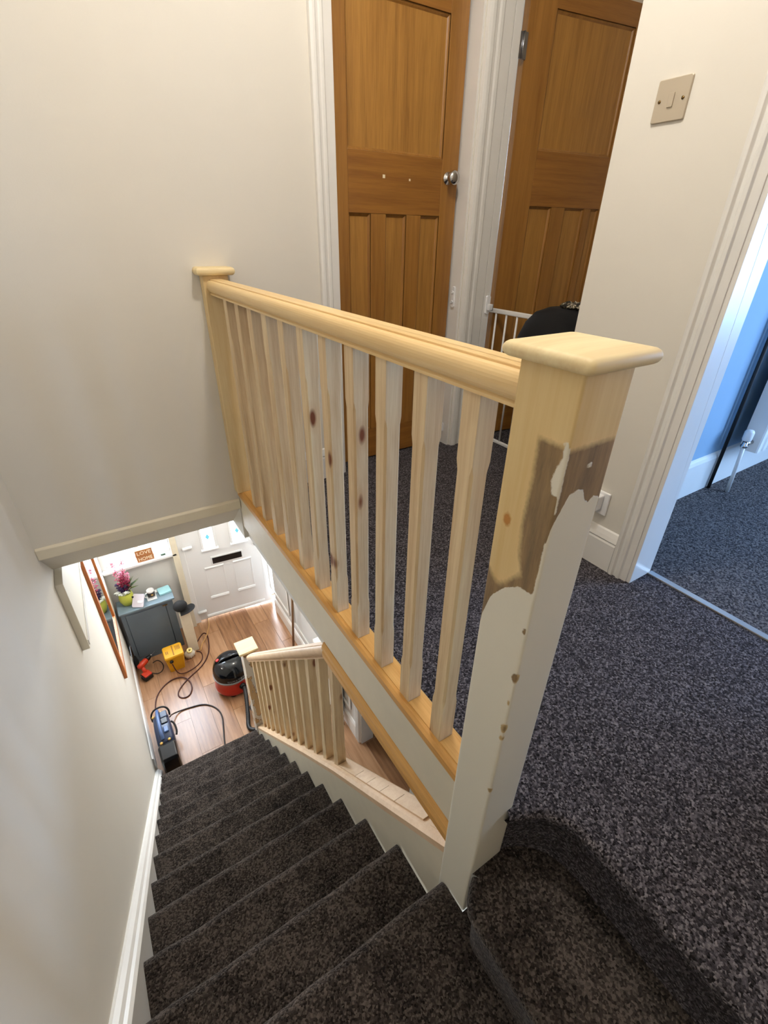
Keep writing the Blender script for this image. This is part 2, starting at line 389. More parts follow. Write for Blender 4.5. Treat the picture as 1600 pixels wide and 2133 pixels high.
for i in range(rows):
    x0 = XL+.006+i*PW; y = .02-(.37*i % 1)*PL
    while y < 3.98:
        y0, y1 = max(y, .02), min(y+PL, 3.985)
        if y1-y0 > .05 and x0 < 1.0:
            L = round(y1-y0, 3)
            if L not in meshes:
                o = box(0, PW-.0016, 0, L-.0016, -.008, 0).build('plank', 'laminate', fl, local=True); meshes[L] = o.data
                bv = o.modifiers.new('bevel', 'BEVEL'); bv.width = .0012; bv.segments = 1
            else:
                o = bpy.data.objects.new('plank', meshes[L]); C.objects.link(o); o.parent = fl
            o.location = (x0, y0-2.5, 0)
        y += PL
# skirtings, panelling, architraves in the hall
mb = MB().prism([(XL, ZF), (XL+.015, ZF), (XL+.015, ZF+.12), (XL+.008, ZF+.135), (XL, ZF+.14)], 'y', 2.45, 3.66)
struct('baseboard_left', mb, 'white_gloss', 'white skirting board on the left wall of the hall', 'baseboard')
mb = MB().prism([(.72, ZF), (.703, ZF), (.703, ZF+.14), (.712, ZF+.16), (.72, ZF+.165)], 'y', 1.86, 3.70)
struct('baseboard_right', mb, 'white_gloss', 'white skirting board on the right wall of the hall', 'baseboard')
pn = thing('trim_2', 'white rectangular panel mouldings on the right hall wall', 'trim', (.72, 2.9, ZF), kind='structure')
for y0, y1 in [(3.25, 3.80), (2.50, 3.14), (1.95, 2.40)]:
    mb = MB()
    for a0, a1, b0, b1 in [(y0, y1, -1.42, -1.395), (y0, y1, -2.36, -2.335), (y0, y0+.025, -2.335, -1.42), (y1-.025, y1, -2.335, -1.42)]:
        mb.box(.706, .7195, a0, a1, b0, b1)
    mb.build('panel_moulding', 'white_gloss', pn, .004)
def flutes(mb, axis, base, out, c0, c1, z0, z1):
    # architrave: board with three rounded reeds. axis 'x' = lies in an x-plane (varies along y)
    w_ = c1-c0; prof = [(0, 0), (0, .010)]
    for k in range(5):
        cc = w_*(.14+.18*k)
        prof += [(cc-.06*w_, .012), (cc-.03*w_, .019), (cc+.03*w_, .019), (cc+.06*w_, .012)]
    prof += [(w_, .010), (w_, 0)]
    poly = [((base+out*h, c0+t) if axis == 'x' else (c0+t, base+out*h)) for t, h in prof]
    mb.prism(poly, 'z', z0, z1); return mb
mb = MB(); flutes(mb, 'x', .72, -1, 1.80, 1.86, ZF, -.60); mb.box(.72, .83, 1.785, 1.80, ZF, -.65)
struct('trim_3', mb, 'white_gloss', 'white fluted architrave at the end of the hall wall beside the radiator', 'trim')
mb = MB(); flutes(mb, 'x', .72, -1, 1.03, 1.10, ZF, -.60)
struct('trim_4', mb, 'white_gloss', 'white fluted architrave glimpsed through the triangle under the landing', 'trim')
# hall window
wn = thing('window_1', 'white framed hall window above the grey cabinet', 'window', (-.44, 3.98, -1.66), kind='structure')
fr = MB()
for x0, x1, z0, z1 in [(-.72, -.67, -1.66, -.42), (-.215, -.165, -1.66, -.42), (-.67, -.215, -1.66, -1.60), (-.67, -.215, -.48, -.42), (-.46, -.42, -1.60, -.48), (-.67, -.215, -1.02, -.97)]: fr.box(x0, x1, 3.985, 4.045, z0, z1)
fr.build('window_frame', 'upvc', wn, .004)
for x0, x1 in [(-.67, -.46), (-.42, -.215)]:
    for z0, z1 in [(-1.60, -1.02), (-.97, -.48)]: box(x0, x1, 4.012, 4.018, z0, z1).build('pane', 'pane_glass', wn)
box(-.763, -.125, 3.895, 3.99, -1.672, -1.648).build('window_sill', 'upvc', wn, .004)
# front door: hinged at the left, standing slightly open
fd = thing('trim_5', 'white front door frame', 'trim', (-.07, 3.95, ZF), kind='structure')
box(-.105, -.052, 3.93, 4.0, ZF, -.60).build('jamb', 'upvc', fd, .004)
box(.815, .86, 3.951, 4.03, ZF, -.60).build('jamb', 'upvc', fd, .004)
box(-.052, .80, 3.965, 4.03, -.66, -.60).build('head', 'upvc', fd, .004)
box(-.165, -.106, 3.895, 3.949, ZF, ZC).build('casing', 'white_trim_warm', fd, .003)
box(-.052, .80, 3.965, 4.03, ZF, ZF+.012).build('threshold', 'threshold_metal', fd, .002)
dr = thing('door_3', 'white panelled front door standing ajar with two narrow coloured glass panes', 'door', (-.050, 3.955, ZF+.012), R(-5.8), kind='structure')
W_, H_ = .785, 1.93
leaf = MB()      # local: x along leaf, front face at y=-.022, z from 0
def zl(z): return z-(ZF+.012)
panes = [(.185, .292), (.468, .588)]
gz0, gz1 = zl(-1.70), zl(-.95)
leaf.box(0, W_, -.022, .022, .016, gz0); leaf.box(0, W_, -.022, .022, gz1, H_)
for x0, x1 in [(0, panes[0][0]), (panes[0][1], panes[1][0]), (panes[1][1], W_)]: leaf.box(x0, x1, -.022, .022, gz0, gz1)
leaf.build('leaf', 'upvc', dr, local=True)
for x0, x1 in panes:
    g = box(x0, x1, -.004, .004, gz0, gz1).build('pane', 'pane_glass', dr, local=True)
    xc = (x0+x1)/2
    for zc in (gz0+.12, gz0+.29, gz0+.46, gz0+.63):
        MB().prism([(xc, zc-.032), (xc+.020, zc), (xc, zc+.032), (xc-.020, zc)], 'y', -.0062, -.0045).build('coloured_diamond', 'stain_glass_blue', g, local=True)
    mb = MB().prism([(-.022, gz0-.020), (-.046, gz0-.020), (-.044, gz0-.008), (-.022, gz0+.006)], 'x', x0-.03, x1+.03); mb.build('pane_ledge', 'upvc', dr, .002, local=True)
    mb = MB()
    for a0, a1 in [(x0-.022, x0), (x1, x1+.022)]: mb.box(a0, a1, -.032, -.022, gz0, gz1)
    mb.build('pane_bead', 'upvc', dr, .003, local=True)
mb = box(.225, .545, -.030, -.022, zl(-1.91), zl(-1.81)); mb.build('letterbox_surround', 'upvc', dr, .003, local=True)
box(.238, .532, -.0335, -.0301, zl(-1.895), zl(-1.825)).build('letterbox', 'black_plastic', dr, .001, local=True)
def door_panel(x0, x1, z0, z1):
    mb = MB()
    for a0, a1, b0, b1, d in [(x0, x1, z1-.014, z1, .014), (x0, x1, z0, z0+.024, .018)]:
        mb.prism([(-.022, b0), (-.022-d, b0+.004), (-.022-d*.6, b1-.003), (-.022, b1)], 'x', a0, a1)
    for a0, a1 in [(x0, x0+.010), (x1-.010, x1)]: mb.box(a0, a1, -.0255, -.022, z0, z1)
    return mb.build('panel_moulding', 'upvc', dr, .002, local=True)
door_panel(.148, .338, zl(-2.325), zl(-1.925)); door_panel(.432, .622, zl(-2.325), zl(-1.925)); door_panel(.075, .700, zl(-2.56), zl(-2.54)-.0)
mb = MB()
for x0 in (.055, .725): mb.box(x0, x0+.004, -.0245, -.022, .06, H_-.1)
mb.build('groove_bead', 'upvc', dr, local=True)
for zc in (zl(-1.64), zl(-2.47)):
    MB().lathe([(.010, 0), (.017, .004), (.017, .086), (.010, .09)], (-.012, -.040, zc), 14, (1, 0, .08)).build('hinge', 'upvc', dr, local=True)
mb = MB().lathe([(.018, 0), (.018, .012), (.010, .013), (.010, .034), (.004, .036)], (.682, -.022, zl(-1.775)), 14, (0, -1, 0)); mb.build('lock_cylinder', 'chrome', dr, local=True)

# landing floor ------------------------------------------------------------------------------------
def nose_rings(path, normals, z, drop, rad=.017):
    prof = [(-.030, 0.), (-rad, 0.)]+[(-rad+rad*math.sin(t), -rad+rad*math.cos(t)) for t in (R(22), R(45), R(68), R(90))]
    prof += [(-.002, -rad-.010), (-.012, -rad-.020), (-.022, -rad-.024), (-.024, -drop)]
    return [[(p[0]+n[0]*o, p[1]+n[1]*o, z+dz) for p, n in zip(path, normals)] for o, dz in prof]
def path_normals(path, side):
    out = []
    for i in range(len(path)):
        a_, b_ = Vector(path[max(i-1, 0)]), Vector(path[min(i+1, len(path)-1)]); t = (b_-a_).normalized()
        out.append((t.y*side, -t.x*side))
    return out
lp = [(.167, -.95), (.167, -.30), (.168, -.14), (.166, -.105), (.156, -.075), (.138, -.052), (.118, -.036), (.100, -.027), (.084, -.020), (.068, -.014)]
ln = path_normals(lp, -1)
rings = nose_rings(lp, ln, 0, r_)
mb = MB(); mb.rings(rings, cap=False, closed=False)
front = [p[:2] for p in rings[0]]
poly = front+[(.091, .012), (.091, .09), (.40, .09), (.40, -.95)]
mb.add([(x, y, 0.) for x, y in poly], [tuple(range(len(poly)))])
def slab(x0, x1, y0, y1): mb.add([(x0, y0, 0.), (x1, y0, 0.), (x1, y1, 0.), (x0, y1, 0.)], [(0, 1, 2, 3)])
slab(.40, .985, -.95, .09); slab(.985, 1.10, -.37, .335); slab(.03, .985, .09, 1.615); slab(.985, 2.30, .755, 1.615)
mb.box(.0905, .17, .0005, .06, -.20, -.034); slab(.56, 1.235, 1.615, 1.745); slab(1.235, 2.30, 1.615, 1.70)
struct('floor_landing', mb, 'carpet_landing', 'dark speckled grey carpet of the upstairs landing', 'floor')

# staircase ----------------------------------------------------------------------------------------
stc = thing('staircase', 'dark grey carpeted staircase descending between white strings to the hall', 'staircase', (-.36, 1.2, ZF))
wp = [(-.052, -.95), (-.052, -.30), (-.053, -.07), (-.048, -.046), (-.032, -.026), (-.014, -.012), (.004, -.002)]
wnr = path_normals(wp, -1)
rings = nose_rings(wp, wnr, -r_, r_+.01)
mb = MB(); mb.rings(rings, cap=False, closed=False)
poly = [p[:2] for p in rings[0]]+[(.003, -.0008), (.0905, -.0005), (.0905, .07), (.21, .07), (.21, -.95)]
mb.add([(x, y, -r_) for x, y in poly], [tuple(range(len(poly)))])
mb.add([(-.01, -.95, -2*r_-.004), (.12, -.95, -2*r_-.004), (.12, -.001, -2*r_-.004), (-.01, -.001, -2*r_-.004)], [(0, 1, 2, 3)])
mb.build('carpeted_step', 'carpet_stair', stc)
XS0, XS1 = -.7285, -.002
for k in range(12):
    z, y = -2*r_-k*r_, .080+g_*k
    depth = 1.03 if k == 0 else g_+.03
    n_ = 13; xs = [XS0+(XS1-XS0)*i/(n_-1) for i in range(n_)]
    random.seed(k); path = [(x, y+random.uniform(-.0025, .0025)) for x in xs]
    rings = nose_rings(path, [(0, 1)]*n_, z, r_+(.012 if k < 11 else .0), .024)
    mb = MB(); mb.rings(rings, cap=False, closed=False)
    back = [(x, y-depth, z) for x in xs]
    mb.rings([back, rings[0]], cap=False, closed=False)
    # closed pile edges at both ends
    for j in (0, n_-1):
        e = [rg[j] for rg in rings]; mb.add(e+[(e[0][0], y-.05, e[-1][2])], [tuple(range(len(e)+1))])
    mb.build('carpeted_step', 'carpet_stair', stc)
# wall string with moulded top (slopes down along the left wall)
def zs(y): return -.477-.985*(y-.283)
mb = MB(); rs = []
for y in (-.1, .5, 1.2, 1.9, 2.45):
    z = zs(y); rs.append([(XL, y, z-.45), (XL+.0365, y, z-.45), (XL+.0365, y, z-.052), (XL+.041, y, z-.047), (XL+.041, y, z-.034), (XL+.034, y, z-.024), (XL+.026, y, z-.020), (XL+.020, y, z-.008), (XL+.008, y, z), (XL, y, z)])
mb.rings(rs, smooth=False); mb.build('wall_string', 'white_gloss', stc)
box(XL, XL+.0365, -.95, -.1, -.55, zs(-.1)-.02).build('wall_string', 'white_gloss', stc)
# outer string: white board under the lower base rail
BR = [(.0905, -.266), (.40, -.560), (.733, -.873), (1.10, -1.242), (1.60, -1.760), (2.19, -2.370)]
def zbr(y):
    for (a0, b0), (a1, b1) in zip(BR, BR[1:]):
        if y <= a1 or (a1, b1) == BR[-1]: return b0+(b1-b0)*(y-a0)/(a1-a0)
mb = MB(); rs = []
for y, z in BR: rs.append([(.002, y, z-.34), (.055, y, z-.34), (.055, y, z), (.002, y, z)])
mb.rings(rs, smooth=False); mb.build('outer_string', 'white_trim_warm', stc)
mb = MB(); rs = []
for y, z in BR: rs.append([(.020, y, ZF), (.040, y, ZF), (.040, y, z-.341), (.020, y, z-.341)])
mb.rings(rs, smooth=False); mb.build('spandrel_panel', 'white_gloss', stc)
box(-.002, .0895, .0, .10, -.95, -.611).build('carriage_post', 'white_trim_warm', stc)

# landing balustrade -------------------------------------------------------------------------------
bal = thing('landing_balustrade', 'pale pine landing balustrade with a half-stripped painted newel post', 'balustrade', (.045, .8, 0))
def baluster_mesh(h, half=.0186, cham=.0045, sq=.115):
    mb = MB()
    def ring(z, c):
        a_ = half; c = max(c, .0004)
        return [(a_, -a_+c, z), (a_, a_-c, z), (a_-c, a_, z), (-a_+c, a_, z), (-a_, a_-c, z), (-a_, -a_+c, z), (-a_+c, -a_, z), (a_-c, -a_, z)]
    mb.rings([ring(0, 0), ring(sq, 0), ring(sq+.018, cham), ring(h-sq-.018, cham), ring(h-sq, 0), ring(h, 0)], smooth=False)
    return mb
b0 = baluster_mesh(.7985).build('baluster', 'pine_baluster', bal, local=True)
for i in range(11):
    o = b0 if i == 0 else bpy.data.objects.new('baluster', b0.data)
    if i: C.objects.link(o); o.parent = bal
    o.location = (0, .193+.1235*i-.8, .0465)
    if i % 2: o.rotation_euler = (0, 0, math.pi/2*(i % 4))
# handrail profile (x, z), z=0 at the underside
def rail_profile():
    half = [(.052, .0), (.0525, .005), (.049, .008), (.0485, .011)]
    for i in range(11):
        t = R(-62+136*i/10); half.append((.0485+.013*math.cos(t)*1.15-.0015, .0285+.0195*math.sin(t)))
    half += [(.0462, .0470), (.0455, .0462), (.0450, .0496), (.0440, .0506), (.020, .0512)]
    pr = [(.045+(x-.026), z) for x, z in half]
    return pr+[(.09-x, z) for x, z in reversed(pr)]
HP = rail_profile()
mb = MB(); mb.prism([(x, z+.843) for x, z in HP], 'y', .09, 1.572); mb.build('handrail', 'pine_rail', bal, .0012)
BP = [(.012, .018), (.078, .018), (.078, .050), (.066, .056), (.0655, .047), (.0255, .047), (.025, .056), (.012, .050)]
MB().prism([(.010, .018), (.080, .018), (.080, .040), (.072, .047), (.018, .047), (.010, .040)], 'y', .09, 1.615).build('base_rail', 'pine_base', bal, .001)
for i in range(12):
    y0 = .09 if i == 0 else .193+.1235*(i-1)+.0190; y1 = .193+.1235*i-.0190 if i < 11 else 1.570
    box(.0262, .0638, y0+.0006, y1-.0006, .0465, .0495).build('spacer_fillet', 'pine_base', bal, .0008)
# newel post with signed wear fields
def sdf_poly_max(u, pts):
    for (a0, b0), (a1, b1) in zip(pts, pts[1:]):
        if u <= a1: return b0+(b1-b0)*(u-a0)/(a1-a0)
    return pts[-1][1]
CH = [(.001, .448, .006), (.0, .326, .007), (.002, .300, .003), (.001, .143, .004), (.002, .39, .003), (.003, .545, .003)]
def wear(face, u, z):
    k = 1/.06
    def enc(d): return max(0., min(1., .5+d*k*.5))
    if face == '-x':     # u = y from 0 (corner) to .09
        hump = sdf_poly_max(u, [(0, .622), (.006, .614), (.028, .612), (.052, .594), (.075, .562), (.087, .515), (.09, .50)])
        p = hump-z
        p = max(p, min(.004-u, z-.575, .70-z))
        p = max(p, min(.010-u+.004*math.sin(z*90), z-.765, .835-z))
        for cy, cz, cr in CH:
            p = min(p, math.hypot((u-cy), (z-cz)*.7)-cr)
        left = sdf_poly_max(z, [(.5, .05), (.62, .03), (.66, .043), (.707, .047), (.774, .045), (.832, .047), (.9, .047)])
        s_ = min(left-u, .832+.0*u-z, z-.50)
        s2 = min(.60+.02*math.sin(u*70)-z+.02, z-.4); s_ = max(s_, s2*.6)
        for cy, cz, cr in CH: s_ = max(s_, cr+.004-math.hypot((u-cy), (z-cz)*.7))
        kn = .010-math.hypot((u-.069)*1.2, (z-.70)*.8)
        return enc(p), enc(s_), enc(kn)
    if face == '-y':     # u = x from 0 to .09
        hump = sdf_poly_max(u, [(0, .72), (.013, .746), (.022, .764), (.039, .768), (.049, .764), (.056, .748), (.065, .742), (.072, .750), (.083, .747), (.09, .74)])
        p = hump-z
        fx = math.hypot((u-.046)*.9, (z-.797)*1.3); p = max(p, .0055-fx+.002*math.sin(u*400))
        p = max(p, min(.005-u, .83-z, z-.74))
        for cx_, cz, cr in [(.001, .448, .006), (.0, .326, .007), (.002, .300, .003), (.001, .143, .004)]:
            p = min(p, math.hypot((u-cx_), (z-cz)*.7)-cr)
        s_ = min(.828+.01*u-z, z-.5)
        for cy, cz, cr in CH: s_ = max(s_, cr+.004-math.hypot((u-cy), (z-cz)*.7))
        return enc(p), enc(s_), 0.
    return enc(.60-z), 0., 0.
def newel_mesh():
    me = bpy.data.meshes.new('newel_post'); V = []; Fc = []; col = []
    z0, z1, s = -.61, .913, .09; b = .0035
    nz = 360
    # outline with small rounded corners; dense on the two worn faces
    per = []
    nu = 26
    for i in range(nu+1): t = b+(s-2*b)*i/nu; per.append((t, 0., '-y', t))
    for an in (30, 60): per.append((s-b+b*math.sin(R(an)), b-b*math.cos(R(an)), '+x', 0))
    for i in (0, 1): per.append((s, b+(s-2*b)*i, '+x', 0))
    for an in (30, 60): per.append((s-b+b*math.cos(R(an)), s-b+b*math.sin(R(an)), '+x', 0))
    for i in (0, 1): per.append((s-b-(s-2*b)*i, s, '+y', 0))
    for an in (30, 60): per.append((b-b*math.sin(R(an)), s-b+b*math.cos(R(an)), '-x', .09))
    for i in range(nu+1): t = s-b-(s-2*b)*i/nu; per.append((0., t, '-x', t))
    for an in (30, 60): per.append((b-b*math.cos(R(an)), b-b*math.sin(R(an)), '-x' if an == 30 else '-y', 0.))
    n = len(per)
    for j in range(nz+1):
        z = z0+(z1-z0)*j/nz
        for x, y, f, u in per:
            V.append((x-.045, y-.8, z)); col.append(wear(f, u, z)+(1,))
    for j in range(nz):
        for i in range(n): Fc.append((j*n+i, j*n+(i+1) % n, (j+1)*n+(i+1) % n, (j+1)*n+i))
    Fc.append(tuple(reversed(range(n)))); Fc.append(tuple(range(nz*n, nz*n+n)))
    me.from_pydata(V, [], Fc)
    ca = me.color_attributes.new('wear', 'FLOAT_COLOR', 'POINT')
    ca.data.foreach_set('color', [c for q in col for c in q])
    me.polygons.foreach_set('use_smooth', [True]*(len(Fc)-2)+[False]*2)
    me.materials.append(M['newel_painted'])
    bm = bmesh.new(); bm.from_mesh(me); bmesh.ops.recalc_face_normals(bm, faces=bm.faces)
    bm.to_mesh(me); bm.free()
    return me
npo = bpy.data.objects.new('newel_post', newel_mesh()); C.objects.link(npo); npo.parent = bal; ORG[npo] = ORG[bal]
npo['label'] = 'newel post stripped to bare stained wood above old white paint'
def rsq(cx_, cy_, h, rad, z, n=6):
    out = []
    for qx, qy, a0 in [(1, 1, 0), (-1, 1, 90), (-1, -1, 180), (1, -1, 270)]:
        for i in range(n+1):
            t = R(a0+90*i/n); out.append((cx_+qx*(h-rad)+rad*math.cos(t), cy_+qy*(h-rad)+rad*math.sin(t), z))
    return out
def cap(parent, cx_, cy_, h, z0, z1, mat, rad=.012):
    mb = MB(); t = z1-z0; e = t/2; rs = []
    for i in range(9):
        an = R(-90+180*i/8); rs.append(rsq(cx_, cy_, h-e*.9+e*.9*math.cos(an), rad, z0+e+e*math.sin(an)))
    rs = [rsq(cx_, cy_, h-.024, rad*.6, z0)]+rs
    rs.append(rsq(cx_, cy_, h*.35, rad*.4, z1+.0022)); mb.rings(rs)
    return mb.build('newel_cap', mat, parent)
cap(npo, .047, .046, .0635, .912, .930, 'pine_cap', .007)
# half newel against the back wall
hn = box(.0, .09, 1.570, 1.6145, .0465, .905).build('half_newel', 'pine_post', bal, .003)
cap_mb = MB(); rs = []
for i in range(9):
    an = R(-90+180*i/8); e = .013; d = -e*.9+e*.9*math.cos(an); z = .905+e+e*math.sin(an)
    x0, x1, y0 = -.021-d, .111+d, 1.550-d
    rs.append([(x0, y0, z), (x1, y0, z), (x1, 1.6145, z), (x0, 1.6145, z)])
cap_mb.rings(rs, smooth=False); cap_mb.build('newel_cap', 'pine_cap', hn)
# trimmer fascia under the base rail and pine rail under it
struct('trim_6', box(.014, .030, .0905, 1.80, -.150, .018), 'white_trim_warm', 'off-white fascia board below the landing base rail', 'trim')
ur = thing('trim_7', 'orange pine rail fixed along the underside of the landing fascia', 'trim', (.045, .45, -.22), kind='structure')
MB().prism([(.004, -.218), (.080, -.218), (.080, -.150), (.030, -.150), (.012, -.153), (.005, -.166), (.003, -.178), (.008, -.188), (.004, -.196)], 'y', .0905, .765).build('rail', 'pine_base', ur, .001)

# stair balustrade (lower) -------------------------------------------------------------------------
sb = thing('stair_balustrade', 'unpainted pine stair balustrade running down to the hall newel', 'balustrade', (.045, 1.4, ZF))
rs = []
for y, z in BR: rs.append([(x, y, z+h) for x, h in [(.002, 0), (.088, 0), (.088, .026), (.080, .036), (.012, .036), (.002, .026)]])
MB().rings(rs, smooth=False).build('base_rail', 'pine_fresh', sb)
HR0, HR1 = (.765, -.236), (2.190, -1.614)
def zhr(y): return HR0[1]+(HR1[1]-HR0[1])*(y-HR0[0])/(HR1[0]-HR0[0])
rs = [[(x, y, zhr(y)+h*1.35) for x, h in HP] for y in (.765, 2.150)]
y = 2.165; rs.append([(.045+(x-.045)*.8, y, zhr(y)+.006+h*1.15) for x, h in HP])
MB().rings(rs, smooth=False).build('handrail', 'pine_fresh', sb, .001)
ys_b = [.757+.1185*i for i in range(12)]
for i, yb in enumerate(ys_b):
    zb0, zb1 = zbr(yb)+.034, zhr(yb)+.003
    mb = baluster_mesh(zb1-zb0, half=.0186, sq=.11)
    o = mb.build('baluster', 'pine_baluster', sb, local=True); o.location = (0, yb-1.4, zb0-ZF)
    sl_b, sl_t = (zbr(yb+.02)-zbr(yb-.02))/.04, (HR1[1]-HR0[1])/(HR1[0]-HR0[0])
    for vtx in o.data.vertices:      # cut both ends to the pitch
        if vtx.co.z < .001: vtx.co.z += sl_b*vtx.co.y
        elif vtx.co.z > zb1-zb0-.001: vtx.co.z += sl_t*vtx.co.y
segs = [(.105, .17), (.20, .335), (.337, .42), (.422, .505), (.507, .59), (.592, .735)]
for a0, a1 in segs:
    h0 = .036; h1 = .044 if a0 > .18 else .038
    MB().rings([[(x, y, zbr(y)+h) for x, h in [(.026, h0), (.064, h0), (.064, h1), (.026, h1)]] for y in (a0, a1)], smooth=False).build('spacer_fillet', 'pine_fresh', sb)
lnw = box(-.003, .087, 2.192, 2.282, ZF, -1.525).build('newel_post', 'newel_patchy', sb, .003)
cap_mb = MB(); rs = []
for dz, hh in [(-1.527, .050), (-1.522, .064), (-1.512, .0675), (-1.502, .0675), (-1.500, .0655)]: rs.append(rsq(.039, 2.236, hh, .002, dz, 2))
cap_mb.rings(rs, smooth=False).build('newel_cap', 'pine_cap_plain', lnw)

# ------------------------------------------------------------------ doors on the landing
def wooden_door(name, label, loc, rotz, W_, xs_top, zr, xs_low, zl0, H_=1.87, knob=None):
    d = thing(name, label, 'door', loc, rotz, kind='structure')
    t = .020
    st0, st1 = xs_top
    top0, top1 = zr[2], zr[3]
    box(0, st0, -t, t, .0, H_).build('stile', 'door_stile', d, .002, local=True)
    box(st1, W_, -t, t, .0, H_).build('stile', 'door_stile', d, .002, local=True)
    for z0, z1 in [(0, zl0), (zr[0], zr[1]), (top1, H_)]: box(st0+.0002, st1-.0002, -t, t, z0, z1).build('rail', 'door_rail', d, .002, local=True)
    for (a0, a1), (b0, b1) in zip(xs_low, xs_low[1:]): box(a1, b0, -t, t, zl0+.0002, zr[0]-.0002).build('muntin', 'door_stile', d, .002, local=True)
    for x0, x1, z0, z1 in [(st0, st1, top0, top1)]+[(a0, a1, zl0, zr[0]) for a0, a1 in xs_low]:
        p = box(x0, x1, -.007, .007, z0, z1).build('panel', 'door_panel', d, local=True)
        mb = MB()
        e = .011
        out = [(x0, z0), (x1, z0), (x1, z1), (x0, z1)]; inn = [(x0+e, z0+e), (x1-e, z0+e), (x1-e, z1-e), (x0+e, z1-e)]
        mb.rings([[(x, -t+.001, z) for x, z in out], [(x+(-.5+ (i in (0, 3)))*0, -t+.006, z) for i, (x, z) in enumerate(out)], [(a_[0]*.5+b_[0]*.5, -.012, a_[1]*.5+b_[1]*.5) for a_, b_ in zip(out, inn)], [(x, -.0068, z) for x, z in inn]], cap=False, smooth=False)
        mb.build('panel_moulding', 'door_stile', p, local=True)
    if knob:
        kx, kz = knob
        MB().lathe([(.0, 0), (.024, .0), (.024, .004), (.010, .007), (.009, .020), (.016, .026), (.026, .034), (.028, .044), (.024, .054), (.012, .059), (.0, .060)], (kx, -t, kz), 24, (0, -1, 0), cap=False).build('door_knob', 'chrome', d, local=True)
    return d
d1 = wooden_door('door_1', 'honey brown panelled wooden door with a round chrome knob', (.597, 1.720, .008), 0, .616, (.058, .526), (1.105, 1.315, 1.315, 1.765), [(.058, .163), (.238, .345), (.422, .526)], .155, knob=(.560, 1.248))
mb = MB()
for x, z, s in [(.226, 1.236, .006), (.356, 1.231, .004)]:
    mb.box(x-s, x+s, -.0206, -.0200, z-s, z+s)
mk = mb.build('pale_mark', 'cream_paint', d1, local=True)
d2 = wooden_door('door_2', 'darker wooden panelled door standing slightly open behind the white gate', (1.492, 1.675, .008), R(-7.8), .76, (.142, .60), (1.160, 1.380, 1.380, 1.850), [(.142, .282), (.368, .50), (.545, .60)], .16, H_=1.93)
for zc in (1.675, .18):
    hb = box(-.044, .004, -.026, -.0205, zc, zc+.085).build('hinge', 'metal_grey', d2, .001, local=True)
    MB().lathe([(.006, 0), (.006, .085)], (-.018, -.028, zc), 10).build('hinge_pin', 'metal_grey', hb, local=True)
d4 = wooden_door('added_door', 'added unseen honey brown panelled door that dims light bounced off the rear wall', (.86, -.926, .008), math.pi, .622, (.058, .526), (1.105, 1.315, 1.315, 1.765), [(.058, .163), (.238, .345), (.422, .526)], .155, knob=(.560, 1.05))  # added out of view; its brown wood cuts the bounce off the rear wall
# architraves: moulded strips (stepped) round the doors
def architrave(mb, x0, x1, yf, z0, z1, flip=False):
    w_ = x1-x0; prof = [(0, 0), (0, .018), (.10, .022), (.20, .022), (.26, .015), (.36, .013), (.42, .016), (.52, .016), (.58, .010), (.95, .008), (1, 0)]
    poly = [((x1-t*w_ if flip else x0+t*w_), yf-h) for t, h in prof]
    mb.prism(poly, 'z', z0, z1)
mb = MB(); architrave(mb, .470, .560, 1.615, 0, 1.98); mb.box(.56, .594, 1.69, 1.80, 0, 1.90)
struct('trim_8', mb, 'white_gloss', 'white moulded architrave left of the honey coloured door', 'trim', .001)
mb = MB(); architrave(mb, 1.240, 1.385, 1.630, 0, 2.03); mb.box(1.385, 1.427, 1.626, 1.68, 0, 1.955); mb.box(1.427, 1.447, 1.664, 1.68, 0, 1.955); mb.box(1.225, 1.2352, 1.632, 1.745, 0, 1.90); mb.box(1.195, 1.2348, 1.745, 1.80, 0, 1.90)
struct('trim_9', mb, 'white_gloss', 'white moulded architrave and jamb between the two wooden doors', 'trim', .001)
mb = MB()  # architrave round the bedroom doorway lies on the right wall
prof = [(0, 0), (0, .016), (.12, .020), (.22, .020), (.30, .012), (.42, .012), (.50, .017), (.62, .017), (.68, .010), (1, .008), (1, 0)]
mb.prism([(XR-h, .397-t*.066) for t, h in prof], 'z', 0, 2.0)
mb.box(XR-.004, 1.104, .318, .3349, 0, 1.93); mb.box(XR-.004, 1.104, -.37, -.352, 0, 1.93); mb.box(XR-.004, 1.104, -.352, .318, 1.912, 1.93)
mb.prism([(XR-h, -.432+t*.066) for t, h in prof], 'z', 0, 2.0)
struct('trim_10', mb, 'white_gloss', 'white moulded architrave and jamb of the bedroom doorway', 'trim', .001)
struct('trim_11', box(1.088, 1.112, -.35, .317, -.001, .005), 'threshold_metal', 'thin silver carpet strip across the bedroom doorway', 'trim', .001)
def skirt(name, poly, axis, a0, a1, label):
    struct(name, MB().prism(poly, axis, a0, a1), 'white_gloss', label, 'baseboard')
sk = [(0, 0), (.016, 0), (.016, .105), (.013, .112), (.016, .118), (.012, .132), (.006, .148), (0, .152)]
skirt('baseboard_back', [(YB-o, z) for o, z in sk], 'x', .095, .469, 'white skirting board on the back wall behind the balusters')
skirt('baseboard_side', [(XR-o, z) for o, z in sk], 'y', .398, .755, 'white skirting board below the light switch')

